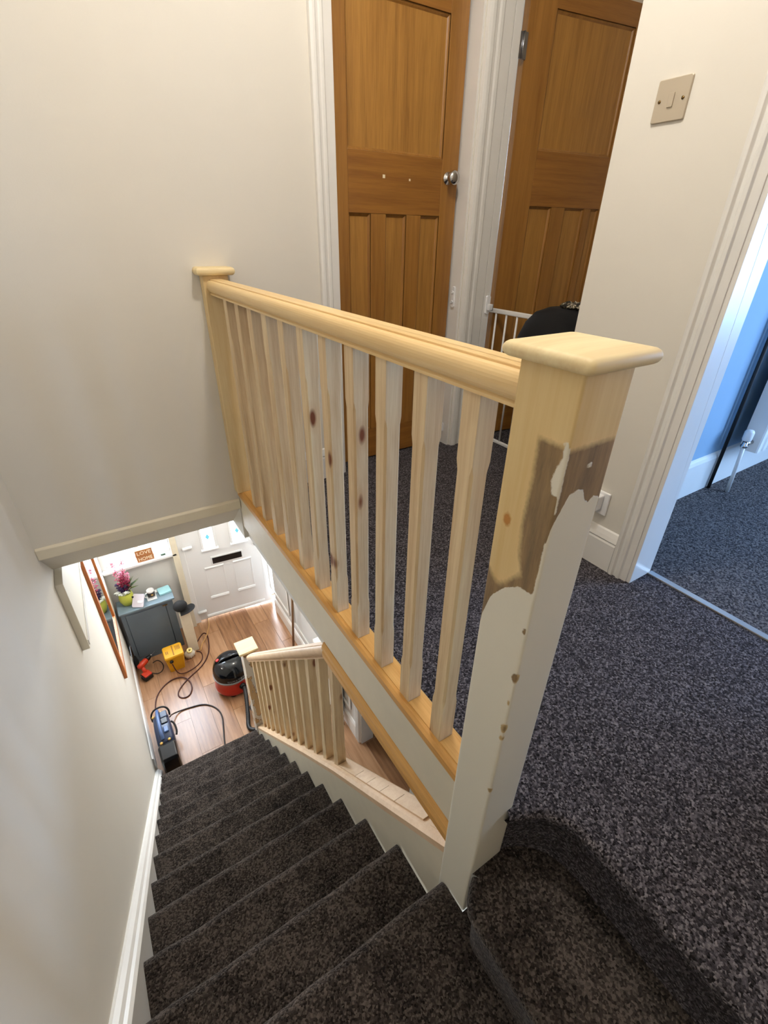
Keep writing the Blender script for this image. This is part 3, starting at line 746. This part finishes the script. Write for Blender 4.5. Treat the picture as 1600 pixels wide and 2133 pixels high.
# ------------------------------------------------------------------ small fittings on the landing
sw = thing('light_switch', 'square brushed metal light switch plate on the right wall', 'light switch', (XR, .610, 1.290))
mb = MB(); rs = []
for xo, h in [(0, .0430), (-.004, .0430), (-.0055, .0415)]:
    rs.append([(XR+xo, .610+(p[0]), 1.3335+p[1]) for p in [(q[0], q[1]) for q in rsq(0, 0, h, .004, 0, 3)]])
mb.rings(rs, smooth=False); mb.build('plate', 'nickel', sw)
MB().box(XR-.0085, XR-.0050, .603, .617, 1.319, 1.348).build('rocker', 'nickel', sw, .001)
for y in (.580, .640): MB().lathe([(.0036, 0), (.0036, .0012), (.0, .0013)], (XR-.0055, y, 1.3335), 12, (-1, 0, 0), cap=False).build('screw', 'brass_dark', sw)
so = thing('wall_socket', 'white plug socket low on the right wall behind the newel post', 'socket', (XR, .51, .20))
box(XR-.009, XR, .470, .555, .195, .280).build('face_plate', 'white_plastic', so, .003)
pl = box(XR-.042, XR-.009, .488, .528, .215, .272).build('plug', 'white_plastic', so, .005)
box(XR-.046, XR-.0421, .489, .493, .222, .266).build('black_band', 'black_plastic', pl)
# stair gate, open, hinged on the jamb
gt = thing('stair_gate', 'white metal safety gate swung open in front of the darker door', 'gate', (1.490, 1.4, .01))
box(1.482, 1.498, 1.00, 1.712, .690, .712).build('top_rail', 'white_metal', gt, .004)
box(1.482, 1.498, 1.00, 1.712, .004, .022).build('bottom_rail', 'white_metal', gt, .004)
for i in range(10):
    y = 1.704-.0745*i
    MB().lathe([(.0052, .020), (.0052, .692)], (1.490, y, 0), 10).build('bar', 'white_metal', gt)
def bracket(name, label, c, axis, h):
    b = thing(name, label, 'bracket', c, group='white gate fittings on the door frame')
    mb = MB(); x, y, z = c
    if axis == 'x':
        mb.prism([(y+p[0]*.011, z+p[1]*h) for p in [(-1, -.85), (-.6, -1), (.6, -1), (1, -.85), (1, .85), (.6, 1), (-.6, 1), (-1, .85)]], 'x', x-.008, x)
        mb.build('plate', 'white_plastic', b, .002)
        for s in (-.45, .45): MB().lathe([(.007, 0), (.007, .006), (.003, .0062), (.003, .002)], (x-.008, y, z+s*h), 12, (-1, 0, 0)).build('screw_cup', 'white_plastic', b)
    else:
        mb.prism([(x+p[0]*.013, z+p[1]*h) for p in [(-1, -.85), (-.6, -1), (.6, -1), (1, -.85), (1, .85), (.6, 1), (-.6, 1), (-1, .85)]], 'y', y-.012, y)
        mb.build('plate', 'white_plastic', b, .002)
        box(x-.009, x+.016, y-.030, y-.012, z-h*.55, z+h*.10).build('catch', 'white_plastic', b, .003)
        MB().lathe([(.006, 0), (.006, .03)], (x+.016, y-.024, z-h*.6), 10).build('pin', 'metal_grey', b)
    return b
bracket('gate_bracket', 'upper white plastic gate catch on the side of the door frame', (1.2248, 1.672, .775), 'x', .048)
bracket('gate_bracket', 'lower white plastic gate catch near the carpet beside the honey door', (1.2248, 1.680, .096), 'x', .024)
bracket('gate_bracket', 'white gate hinge bracket on the jamb at the gate top', (1.412, 1.628, .735), 'y', .044)
# black bag hung on the gate
bg_ = thing('black_bag', 'black soft bag hanging over the white gate', 'bag', (1.50, 1.22, .26))
mb = MB(); rs = []
for i, (z, hy, hx, ox) in enumerate([(.255, .06, .04, 0), (.27, .13, .075, 0), (.33, .165, .10, 0), (.42, .18, .115, 0), (.52, .18, .118, 0), (.62, .17, .11, .0), (.69, .145, .095, .01), (.735, .11, .075, .02), (.757, .06, .045, .03)]):
    ring = []
    for j in range(28):
        t = 2*math.pi*j/28; c_, s_ = math.cos(t), math.sin(t)
        k = 1+.03*math.sin(3*t+i)
        ring.append((1.500+ox+hx*1.35*k*math.copysign(abs(c_)**.7, c_), 1.235+hy*k*math.copysign(abs(s_)**.7, s_), z))
    rs.append(ring)
mb.rings(rs); mb.build('body', 'black_fabric', bg_)
MB().blob((1.71, 1.16, .715), .08, .13, .055).build('side_pocket', 'black_fabric', bg_)
mb = MB().blob((1.545, 1.195, .768), .060, .055, .018, 16, 6, lambda d: 1+.25*math.sin(9*math.atan2(d.y, d.x))); cm = mb.build('camouflage_cloth', 'camo', bg_)
cm['label'] = 'crumpled camouflage patterned cloth'
MB().tube([(1.50, 1.30, .60), (1.46, 1.29, .70), (1.478, 1.28, .728), (1.50, 1.27, .722), (1.53, 1.26, .62)], .010, 8, smooth_path=2).build('strap', 'black_fabric', bg_)

# bedroom radiator
def radiator(name, label, x0, x1, yf, yb, z0, z1, axis='x'):
    rd = thing(name, label, 'radiator', ((x0+x1)/2, yb, z0))
    mb = MB(); n = max(3, int((x1-x0)/.05)); poly = []
    st = (x1-x0)/n; poly = [(x0, yb), (x0, yf+.006)]
    for i in range(n):
        a0 = x0+i*st; poly += [(a0+st*.12, yf), (a0+st*.62, yf), (a0+st*.74, yf+.008), (a0+st*.92, yf+.008)]
    poly += [(x1, yf+.006), (x1, yb)]
    if axis == 'y': poly = [(b_, a_) for a_, b_ in poly]
    mb.prism(poly, 'z', z0, z1); mb.build('panel', 'white_metal', rd, .001); return rd
rd = radiator('radiator', 'white bedroom radiator on the blue wall', 2.06, 2.86, .455, .53, .20, .82)
for x in (2.2, 2.7): box(x-.015, x+.015, .53, .584, .55, .60).build('wall_bracket', 'white_metal', rd)
vl = MB().lathe([(.017, 0), (.019, .006), (.019, .040), (.015, .048), (.0, .048)], (2.005, .495, .262), 16, cap=False).build('valve_head', 'white_plastic', rd)
MB().lathe([(.012, 0), (.015, .004), (.015, .012), (.011, .016), (.011, .034)], (2.005, .495, .228), 14).build('valve_body', 'chrome', rd)
MB().tube([(2.005, .495, .245), (2.06, .493, .245)], .011, 10).build('valve_tail', 'chrome', rd)
MB().tube([(2.005, .495, .232), (2.012, .493, .15), (2.022, .490, .0)], .0085, 10).build('pipe', 'white_metal', rd)
MB().tube([(1.99, .560, .9), (1.99, .560, .0)], .008, 10).build('shadow_rod', 'black_rubber', rd)  # black rod drawn in for the dark shaded gap beside the radiator

# ceiling lamp
lm = thing('ceiling_lamp', 'pendant lamp with a pale drum shade over the landing', 'lamp', (LAMP[0], LAMP[1], LAMP[2]))
MB().lathe([(.045, TOP-.0-.025), (.045, TOP-.001)], (LAMP[0], LAMP[1], 0), 20).build('ceiling_rose', 'white_plastic', lm)
MB().tube([(LAMP[0], LAMP[1], TOP-.02), (LAMP[0], LAMP[1], LAMP[2]-.02)], .004, 8).build('cable', 'white_plastic', lm)

# ------------------------------------------------------------------ hall furnishing
cb = thing('hall_cabinet', 'slate grey wooden cabinet standing under the hall window', 'cabinet', (-.50, 3.80, ZF))
CX0, CX1, CY0, CY1, CZ = -.742, -.270, 3.690, 3.893, -1.985
mb = box(CX0+.010, CX0+.028, CY0+.02, CY1, ZF, CZ-.02); mb.box(CX1-.028, CX1-.010, CY0+.02, CY1, ZF, CZ-.02); mb.box(CX0+.028, CX1-.028, CY1-.014, CY1, ZF, CZ-.02); mb.box(CX0+.028, CX1-.028, CY0+.02, CY1-.014, ZF+.05, ZF+.07)
mb.build('carcass', 'cab_blue', cb, .002)
mb = box(CX0+.010, CX0+.045, CY0, CY0+.02, ZF, CZ-.02); mb.box(CX1-.075, CX1-.010, CY0, CY0+.02, ZF, CZ-.02); mb.box(CX0+.045, CX1-.075, CY0, CY0+.02, CZ-.045, CZ-.02); mb.box(CX0+.045, CX1-.075, CY0, CY0+.02, ZF, ZF+.05)
mb.build('face_frame', 'cab_blue', cb, .002)
dm = box(CX0+.049, CX1-.079, CY0-.002, CY0+.016, ZF+.054, CZ-.049).build('door', 'cab_blue', cb, .002)
box(CX1-.105, CX1-.060, CY0-.010, CY0-.0022, CZ-.062, CZ-.050).build('latch', 'brass_dark', dm, .002)
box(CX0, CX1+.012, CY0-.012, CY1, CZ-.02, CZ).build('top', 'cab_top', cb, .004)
ZT = CZ
# flower pot with artificial flowers
fp = thing('flower_pot', 'yellow green pot of crimson and white artificial flowers on the cabinet', 'flower pot', (-.640, 3.815, ZT))
MB().lathe([(.032, 0), (.045, .004), (.062, .05), (.064, .085), (.056, .125), (.052, .13), (.047, .124), (.055, .085)], (-.640, 3.815, ZT), 28).build('pot', 'pot_green', fp)
MB().blob((-.592, 3.772, ZT+.085), .012, .006, .012).build('dark_spot', 'black_plastic', fp)
def petal_spike(base, tip, n, r0, mat, name):
    mb = MB(); b_, t_ = Vector(base), Vector(tip)
    for i in range(n):
        k = i/(n-1); p = b_.lerp(t_, .25+.75*k); ang = i*2.4; rr = r0*(1-.75*k)
        c = p+Vector((math.cos(ang)*rr, math.sin(ang)*rr, random.uniform(-.004, .004)))
        s = .012*(1-.45*k)
        for q in range(3):
            a2 = ang+q*2.1; d = Vector((math.cos(a2), math.sin(a2), random.uniform(-.3, .6)))*s
            e = Vector((-math.sin(a2), math.cos(a2), .2))*s*.7
            mb.add([c, c+d+e, c+d*1.5, c+d-e], [(0, 1, 2, 3)]); mb.add([c+Vector((0, 0, .0015)), c+d+e+Vector((0, 0, .0015)), c+d*1.5+Vector((0, 0, .0015)), c+d-e+Vector((0, 0, .0015))], [(3, 2, 1, 0)])
    mb.tube([b_, b_.lerp(t_, .5)+Vector((.004, 0, 0)), t_], .0025, 6); return mb.build(name, mat, fp)
random.seed(3)
P0 = (-.640, 3.815, ZT+.12)
for dx, dy, h in [(.055, .0, .50), (.035, -.02, .38), (.070, -.015, .34), (.02, .015, .34), (-.03, .03, .46)]: petal_spike(P0, (P0[0]+dx, P0[1]+dy, ZT+h), 34, .032, 'petal_crimson', 'crimson_flower')
for dx, dy, h in [(-.05, -.02, .26), (-.02, -.05, .22), (.02, -.045, .24)]: petal_spike(P0, (P0[0]+dx, P0[1]+dy, ZT+h), 22, .024, 'petal_purple', 'purple_flower')
for dx, dy, h in [(-.075, -.055, .19), (.01, -.075, .18), (-.04, -.07, .17)]: petal_spike(P0, (P0[0]+dx, P0[1]+dy, ZT+h), 14, .026, 'petal_white', 'white_flower')
def leaf(base, tip, wd, mat):
    b_, t_ = Vector(base), Vector(tip); ax = (t_-b_); sd = ax.cross(Vector((0, 0, 1)))
    sd = (sd if sd.length > 1e-4 else Vector((1, 0, 0))).normalized()*wd; md = b_.lerp(t_, .5)+Vector((0, 0, .02)); nn = Vector((0, 0, .0012))
    mb = MB(); top = [b_, md+sd, t_, md-sd]; mb.add(top+[p-nn for p in top], [(0, 1, 2, 3), (7, 6, 5, 4), (0, 4, 5, 1), (1, 5, 6, 2), (2, 6, 7, 3), (3, 7, 4, 0)])
    return mb.build('leaf', mat, fp)
for i in range(16):
    t = random.uniform(-1.0, 1.6); rr = random.uniform(.09, .17)
    leaf(P0, (P0[0]+math.cos(t)*rr*.9, P0[1]-abs(math.sin(t))*rr*.5+.02, ZT+random.uniform(.15, .30)), .011, 'leaf_green' if i % 3 else 'leaf_dark')
# mug on coaster, lilac card, aqua packet, small white coaster
mg = thing('mug', 'white mug with a dark printed band on the grey cabinet', 'mug', (-.437, 3.795, ZT+.006))
mx_, my_ = -.437, 3.795
MB().lathe([(.030, .006), (.033, .008), (.034, .088), (.0325, .090), (.031, .088), (.030, .014), (.0, .012)], (mx_, my_, ZT), 28, cap=False).build('body', 'mug_white', mg)
MB().lathe([(.0343, .022), (.0346, .023), (.0346, .072), (.0343, .073)], (mx_, my_, ZT), 28, cap=False).build('printed_band', 'mug_print', mg)
MB().lathe([(.010, 0), (.010, .0012), (.0, .0014)], (mx_+.006, my_-.0342, ZT+.048), 14, (.17, -.98, 0)).build('gold_emblem', 'mug_gold', mg)
MB().tube([(mx_-.031, my_-.012, ZT+.074), (mx_-.052, my_-.022, ZT+.070), (mx_-.060, my_-.026, ZT+.048), (mx_-.050, my_-.021, ZT+.026), (mx_-.031, my_-.012, ZT+.022)], .0048, 10, smooth_path=2).build('handle', 'mug_white', mg)
tag(box(-.482, -.397, 3.745, 3.835, ZT, ZT+.005).build('coaster', 'white_plastic', None, .002), 'square white coaster under the printed mug', 'coaster')
tag(box(-.405, -.362, 3.842, 3.888, ZT, ZT+.006).build('card', 'white_plastic', None, .002), 'small white card behind the mug on the cabinet', 'card')
tag(MB().rings([rsq(0, 0, .055, .012, z, 4) for z in (0, .022)], smooth=False).xf(Matrix.Translation((-.320, 3.825, ZT)) @ Matrix.Rotation(R(6), 4, 'Z')).build('tissue_packet', 'book_aqua', None, .004), 'pale aqua packet at the right end of the cabinet', 'packet')
pt = Matrix.Translation((-.552, 3.738, ZT+.052)) @ Matrix.Rotation(R(-32), 4, 'Z') @ Matrix.Rotation(R(52), 4, 'X')
lc = thing('router', 'pale lilac plastic tablet leaning beside the mug', 'router', (-.552, 3.738, ZT+.052))
mb = MB().rings([[(x*.85, y, z) for x, y, z in rsq(0, 0, .062, .014, z, 4)] for z in (0, .010)], smooth=False); mb.xf(pt); mb.build('shell', 'pale_lilac', lc, .002)
mb = MB().rings([[(x+.018, y*.5-.010, z) for x, y, z in rsq(0, 0, .022, .008, z, 4)] for z in (.010, .012)], smooth=False); mb.xf(pt); mb.build('label_patch', 'white_plastic', lc)
# LOVE HOME sign on the sill
sg = thing('wooden_sign', 'brown wooden plaque reading LOVE HOME on the window sill', 'sign', (-.395, 3.925, -1.648), R(0))
for nm, z0, z1, dx, tx in [('upper_board', .060, .128, .0, 'LOVE'), ('lower_board', .0, .0585, .003, 'HOME')]:
    b = box(-.074+dx, .074+dx, -.006, .006, z0, z1).build(nm, 'sign_wood', sg, .002, local=True)
    text_obj('lettering', tx, .050, 'cream_paint', b, (dx, -.0068, (z0+z1)/2), (R(90), 0, 0), .0006, .118)
tag(box(-.262, -.218, 3.925, 3.940, -1.648, -1.630).build('sill_box', 'leaf_dark', None, .004), 'small dark green box on the sill right of the sign', 'box')
tag(box(-.520, -.492, 3.928, 3.940, -1.648, -1.638).build('sill_clip', 'metal_grey', None, .002), 'small grey clip on the sill left of the sign', 'clip')
# mirror and boxed panel on the left wall
mr = thing('wall_mirror', 'orange wood framed mirror on the left wall of the hall', 'mirror', (XL, 3.05, -1.79))
Y0, Y1, Z0, Z1 = 2.68, 3.44, -1.80, -.62
for nm, a0, a1, b0, b1 in [('frame_stile', Y0, Y0+.05, Z0, Z1), ('frame_stile', Y1-.05, Y1, Z0, Z1), ('frame_rail', Y0+.05, Y1-.05, Z0, Z0+.05), ('frame_rail', Y0+.05, Y1-.05, Z1-.05, Z1)]:
    MB().prism([(XL+.0, 0), (XL+.020, 0), (XL+.022, .006), (XL+.022, 1)], 'y', 0, 1).v
    box(XL, XL+.021, a0, a1, b0, b1).build(nm, 'frame_wood', mr, .003)
box(XL+.006, XL+.0115, Y0+.05, Y1-.05, Z0+.05, Z1-.05).build('mirror_glass', 'mirror_glass', mr)
cv = thing('boxed_panel', 'shallow white boxed panel on the left wall below the bulkhead', 'panel', (XL, 2.1, -.60))
box(XL, XL+.030, 1.685, 2.75, -.600, ZC-.012).build('face', 'canvas_white', cv, .002)
box(XL+.030, XL+.034, 1.70, 2.735, -.590, -.560).build('edge_bead', 'white_gloss', cv, .001)
# white box column with a black cap on it
ped = tag(box(-.262, -.168, 3.545, 3.640, ZF, -2.105).build('pedestal', 'white_trim_warm', None, .006), 'tall narrow white box standing between the cabinet and the front door', 'pedestal')
hat = thing('baseball_cap', 'black baseball cap lying on the tall white box', 'cap', (-.222, 3.60, -2.105))
MB().blob((-.232, 3.605, -2.050), .066, .062, .055, 20, 10, lambda d: 1 if d.z > -.3 else .97).xf(Matrix.Identity(4)).build('crown', 'cap_black', hat)
mb = MB(); rs = []
for dz in (-.004, .0):
    rs.append([(-.215+math.cos(R(-75+150*i/14)-R(35))*(.11), 3.60+math.sin(R(-75+150*i/14)-R(35))*(.085), -2.088+dz-.010*(abs(i-7)/7)**2) for i in range(15)]+[(-.22, 3.63, -2.088+dz), (-.25, 3.56, -2.088+dz)])
mb.rings(rs, smooth=False).build('peak', 'cap_black', hat)
# yellow site transformer
tf = thing('transformer', 'yellow plastic power tool transformer box in front of the cabinet', 'transformer', (-.40, 3.45, ZF))
bx0, bx1, by0, by1, bh = -.492, -.318, 3.365, 3.535, .205
rs = []
for z, ins, rad in [(0, .022, .012), (.03, .018, .014), (bh-.03, .004, .016), (bh-.028, .0, .018), (bh-.012, .0, .018), (bh, .006, .016)]:
    rs.append([((bx0+bx1)/2+x*((bx1-bx0)/2-ins)/.1, (by0+by1)/2+y*((by1-by0)/2-ins)/.1, ZF+z) for x, y, _ in rsq(0, 0, .1, rad*1.1, 0, 4)])
MB().rings(rs, smooth=False).build('case', 'yellow_plastic', tf, .002)
box(-.410, -.400, 3.385, 3.515, ZF+bh-.001, ZF+bh+.004).build('top_rib', 'yellow_dark', tf, .001)
for i in range(4): box(-.380+.012*i, -.374+.012*i, 3.44, 3.50, ZF+bh-.001, ZF+bh+.0006).build('printed_mark', 'yellow_dark', tf)
for i in range(2): box(-.470+.014*i, -.462+.014*i, 3.42, 3.46, ZF+bh-.001, ZF+bh+.0006).build('printed_mark', 'yellow_dark', tf)
MB().lathe([(.016, 0), (.016, .012), (.010, .016)], (-.440, by0+.004, ZF+.150), 14, (0, -1, 0)).build('cable_gland', 'black_plastic', tf)
# cordless drill
dl = thing('cordless_drill', 'orange and black cordless drill lying by the left wall', 'drill', (-.68, 3.48, ZF))
MB().lathe([(.010, -.01), (.024, 0), (.028, .03), (.028, .085), (.022, .095)], (-.715, 3.505, ZF+.100), 16, (.80, .58, .10)).build('body', 'drill_red', dl)
MB().lathe([(.022, 0), (.023, .02), (.017, .045), (.012, .05)], (-.639, 3.560, ZF+.1095), 16, (.80, .58, .10)).build('chuck', 'black_plastic', dl)
MB().lathe([(.010, 0), (.008, .015), (.003, .018), (.003, .055), (.0, .058)], (-.599, 3.589, ZF+.1145), 10, (.80, .58, .10)).build('bit', 'metal_grey', dl)
MB().tube([(-.690, 3.515, ZF+.088), (-.682, 3.488, ZF+.066), (-.672, 3.460, ZF+.045)], .018, 12).build('grip', 'drill_red', dl)
mb = MB().rings([rsq(0, 0, .042, .010, z, 3) for z in (-.024, .020)], smooth=False); mb.xf(Matrix.Translation((-.672, 3.438, ZF+.030)) @ Matrix.Rotation(R(25), 4, 'Z')); mb.build('battery_base', 'black_plastic', dl, .004)
mb = MB().rings([rsq(0, 0, .036, .010, z, 3) for z in (-.002, .012)], smooth=False); mb.xf(Matrix.Translation((-.668, 3.436, ZF+.0505)) @ Matrix.Rotation(R(25), 4, 'Z')); mb.build('battery', 'drill_red', dl, .004)
# dark cloth bag in the corner behind the drill
tag(MB().blob((-.727, 3.610, ZF+.075), .022, .050, .076, 14, 8, lambda d: 1+.08*math.sin(7*d.z+3*d.y)).build('tool_pouch', 'black_fabric'), 'black tool pouch against the left wall behind the drill', 'pouch')
# tape roll on a crumpled white rag
tag(MB().blob((-.268, 3.492, ZF+.042), .048, .040, .043, 22, 9, lambda d: 1+.13*math.sin(11*math.atan2(d.y, d.x)+4*d.z)+.08*math.sin(9*d.z)).build('crumpled_rag', 'cloth_white'), 'crumpled white rag beside the yellow transformer', 'rag')
tp = MB().lathe([(.010, -.009), (.026, -.009), (.027, -.007), (.027, .007), (.026, .009), (.010, .009), (.010, -.009)], (-.262, 3.480, ZF+.098), 20, (.05, -.35, .94), cap=False).build('tape_roll', 'tape_cream')
tag(tp, 'small cream roll of tape resting on the white rag', 'tape')
# vacuum cleaner
vc = thing('vacuum_cleaner', 'red and black drum vacuum cleaner behind the lower newel post', 'vacuum cleaner', (.005, 2.93, ZF))
vx, vy = .005, 2.93
MB().lathe([(.150, .030), (.162, .040), (.166, .065), (.160, .10), (.156, .175), (.158, .18)], (vx, vy, ZF), 36).build('drum', 'vac_red', vc)
MB().lathe([(.158, .180), (.166, .183), (.166, .196), (.160, .199)], (vx, vy, ZF), 36).build('rim_band', 'grey_ring', vc)
hd = MB().lathe([(.160, .199), (.162, .215), (.158, .255), (.146, .295), (.122, .328), (.090, .348), (.050, .356), (.0, .358)], (vx, vy, ZF), 36, cap=False).build('head', 'vac_black', vc)
MB().tube([(vx-.095, vy, ZF+.335), (vx-.08, vy, ZF+.362), (vx, vy, ZF+.374), (vx+.08, vy, ZF+.362), (vx+.095, vy, ZF+.335)], .012, 10, smooth_path=2).build('carry_handle', 'vac_black', hd)
MB().lathe([(.016, 0), (.016, .008), (.012, .010)], (vx-.095, vy+.03, ZF+.345), 14, (-.4, .1, 1)).build('switch', 'vac_red', hd)
# name plate curved round the head, facing the stairs
bdg = MB(); rs = []
for i in range(13):
    t = R(-118+56*i/12); rr0 = .1625
    rs.append([(vx+math.cos(t)*(rr0+o), vy+math.sin(t)*(rr0+o), ZF+z) for o, z in [(-.004, .205), (.0008, .205), (.0004, .233), (-.004, .233)]])
bdg.rings(rs, smooth=False); np_ = bdg.build('name_plate', 'black_plastic', hd)
nm = 'NUMATIC'
for i, ch in enumerate(nm):
    t = R(-114+48*i/(len(nm)-1)); rr0 = .1642
    lt = text_obj('letter', ch, .024, 'grey_ring', np_, (0, 0, 0), (0, 0, 0), .0006, .015)
    lt.location = Vector((vx+math.cos(t)*rr0, vy+math.sin(t)*rr0, ZF+.219))-ORG[vc]
    lt.rotation_euler = (R(88), 0, t+R(90))
for t in (40, 140, 250, 310):
    MB().lathe([(.026, -.008), (.028, -.004), (.028, .004), (.026, .008)], (vx+.135*math.cos(R(t)), vy+.135*math.sin(R(t)), ZF+.028), 16, (math.cos(R(t)), math.sin(R(t)), 0)).build('castor', 'black_rubber', vc)
MB().lathe([(.030, 0), (.030, .014), (.024, .018), (.024, .036)], (vx+.040, vy-.148, ZF+.120), 18, (.22, -.97, .1)).build('hose_inlet', 'black_plastic', vc)
def hose_r(t): return .0175+.0012*math.sin(t*520)
MB().tube([(vx+.05, vy-.185, ZF+.125), (.045, 2.68, ZF+.115), (.020, 2.58, ZF+.07), (-.01, 2.48, ZF+.035), (-.03, 2.42, ZF+.022), (-.02, 2.375, ZF+.022), (.04, 2.345, ZF+.022), (.12, 2.36, ZF+.022), (.16, 2.44, ZF+.022), (.14, 2.54, ZF+.023), (.07, 2.60, ZF+.05), (.04, 2.54, ZF+.075), (.08, 2.46, ZF+.06), (.18, 2.42, ZF+.03), (.26, 2.47, ZF+.022)], hose_r, 10, smooth_path=4).build('hose', 'hose_black', vc)
# blue and black wheeled tool machine by the wall
mc = thing('air_compressor', 'navy blue and black portable machine standing by the left skirting', 'machine', (-.64, 2.58, ZF))
mb = MB(); rs = []
for y, hw, z0, z1 in [(2.47, .058, .03, .215), (2.50, .064, .025, .235), (2.62, .064, .025, .245), (2.74, .060, .03, .225), (2.79, .048, .04, .19)]:
    rs.append([(-.638+x*hw/.1, y, ZF+(z0+z1)/2+z*(z1-z0)/2/.1) for x, z, _ in rsq(0, 0, .1, .035, 0, 4)])
mb.rings(rs); mb.build('body', 'tool_navy', mc)
mb = MB(); rs = []
for y, hw, z0, z1 in [(2.318, .050, .02, .20), (2.328, .062, .008, .225), (2.44, .066, .006, .240), (2.468, .060, .015, .225)]:
    rs.append([(-.640+x*hw/.1, y, ZF+(z0+z1)/2+z*(z1-z0)/2/.1) for x, z, _ in rsq(0, 0, .1, .025, 0, 4)])
mb.rings(rs, smooth=False); mb.build('battery_pack', 'black_plastic', mc, .004)
MB().tube([(-.655, 2.50, ZF+.238), (-.655, 2.53, ZF+.275), (-.655, 2.60, ZF+.285), (-.652, 2.74, ZF+.275), (-.650, 2.80, ZF+.235), (-.650, 2.805, ZF+.18)], .013, 10, smooth_path=2).build('handle', 'tool_blue', mc)
box(-.640, -.585, 2.70, 2.765, ZF+.205, ZF+.245).build('control_block', 'tool_navy', mc, .006)
box(-.640, -.592, 2.635, 2.69, ZF+.225, ZF+.252).build('black_inset', 'black_plastic', mc, .004)
box(-.635, -.600, 2.545, 2.600, ZF+.235, ZF+.256).build('pale_cover', 'tool_blue', mc, .006)
for x, y, z in [(-.672, 2.474, .228), (-.612, 2.476, .236), (-.690, 2.768, .205), (-.628, 2.772, .222)]:
    MB().lathe([(.011, 0), (.012, .003), (.009, .008), (.003, .009)], (x, y, ZF+z), 12, (0, -.3, 1)).build('brass_latch', 'brass', mc)
MB().tube([(-.70, 2.77, ZF+.16), (-.705, 2.80, ZF+.20), (-.67, 2.83, ZF+.225), (-.60, 2.83, ZF+.225), (-.565, 2.80, ZF+.20), (-.57, 2.77, ZF+.16)], .0075, 8, smooth_path=2).build('guard_bar', 'black_rubber', mc)
MB().tube([(-.575, 2.72, ZF+.14), (-.555, 2.70, ZF+.13), (-.550, 2.63, ZF+.11), (-.562, 2.60, ZF+.10)], .008, 8, smooth_path=2).build('side_loop', 'black_rubber', mc)
# broom against the right wall
br = thing('broom', 'brown wooden broom handle leaning on the right hall wall', 'broom', (.66, 3.05, ZF))
MB().tube([(.640, 3.03, ZF+.02), (.700, 2.985, -1.45)], .011, 10).build('handle', 'broom_wood', br)
mb = MB().box(.60, .69, 2.99, 3.03, ZF, ZF+.05); mb.build('head', 'broom_wood', br, .008)
# hall radiator and valve
hr = radiator('radiator', 'white hall radiator beyond the lower balusters', 2.06, 2.50, .640, .700, ZF+.10, ZF+.62, 'y')
hr.location = (.70, 2.28, ZF+.10)
for ch in hr.children: ch.data.transform(Matrix.Translation(ORG[hr]-Vector(hr.location)))
ORG[hr] = Vector(hr.location)
MB().lathe([(.013, 0), (.015, .006), (.015, .034), (.0, .036)], (.672, 2.028, ZF+.135), 14, cap=False).build('valve_head', 'white_plastic', hr)
MB().lathe([(.012, 0), (.014, .01), (.010, .03)], (.672, 2.028, ZF+.100), 12).build('valve_body', 'chrome', hr)
MB().tube([(.672, 2.028, ZF+.105), (.676, 2.024, ZF+.05), (.676, 2.022, ZF)], .008, 8).build('pipe', 'chrome', hr)
MB().tube([(.672, 2.028, ZF+.115), (.672, 2.065, ZF+.115)], .008, 8).build('valve_tail', 'chrome', hr)
# cords on the hall floor
def cord(label, pts, mat, rad, name='power_cord'):
    tag(MB().tube([(x, y, ZF+z) for x, y, z in pts], rad, 8, smooth_path=3).build(name, mat), label, 'cord', 'cables on the hall floor')
h = .006
cord('dark red extension cord looping across the hall floor from the machine', [(-.16, 3.66, h), (-.115, 3.72, h), (-.07, 3.757, h), (-.045, 3.70, h), (-.075, 3.52, h), (-.12, 3.40, h), (-.207, 3.299, h), (-.333, 3.235, h), (-.44, 3.15, h), (-.475, 3.08, h), (-.445, 3.02, h), (-.380, 3.015, h), (-.335, 3.10, .010), (-.35, 3.22, .016), (-.42, 3.285, .012), (-.52, 3.285, h), (-.63, 3.19, h), (-.672, 3.05, h), (-.668, 2.93, h), (-.658, 2.83, .04), (-.655, 2.79, .10)], 'cord_brown', .0055)
cord('black cable curving from the machine to the foot of the stairs', [(-.575, 2.80, .10), (-.56, 2.86, .05), (-.50, 2.90, h), (-.394, 2.885, h), (-.29, 2.86, h), (-.21, 2.77, h), (-.185, 2.66, h), (-.215, 2.52, h), (-.245, 2.39, h), (-.25, 2.30, h)], 'cord_black', .0060)
cord('tan cable running in under the front door', [(.03, 4.0, .016), (.02, 3.93, h), (.0, 3.82, h), (-.04, 3.72, .016), (-.09, 3.64, .010), (-.13, 3.60, h), (-.16, 3.52, h)], 'cord_tan', .0050)
cord('brown cable leading from the yellow transformer', [(-.440, 3.335, .15), (-.42, 3.28, .06), (-.36, 3.30, h), (-.24, 3.33, h), (-.165, 3.40, h), (-.16, 3.50, h), (-.20, 3.53, h)], 'cord_brown', .0050)
cord('thin black drill lead on the floor beside the transformer', [(-.63, 3.46, .02), (-.58, 3.43, h), (-.53, 3.45, h), (-.512, 3.53, h), (-.55, 3.62, h), (-.60, 3.60, h)], 'cord_black', .0040)
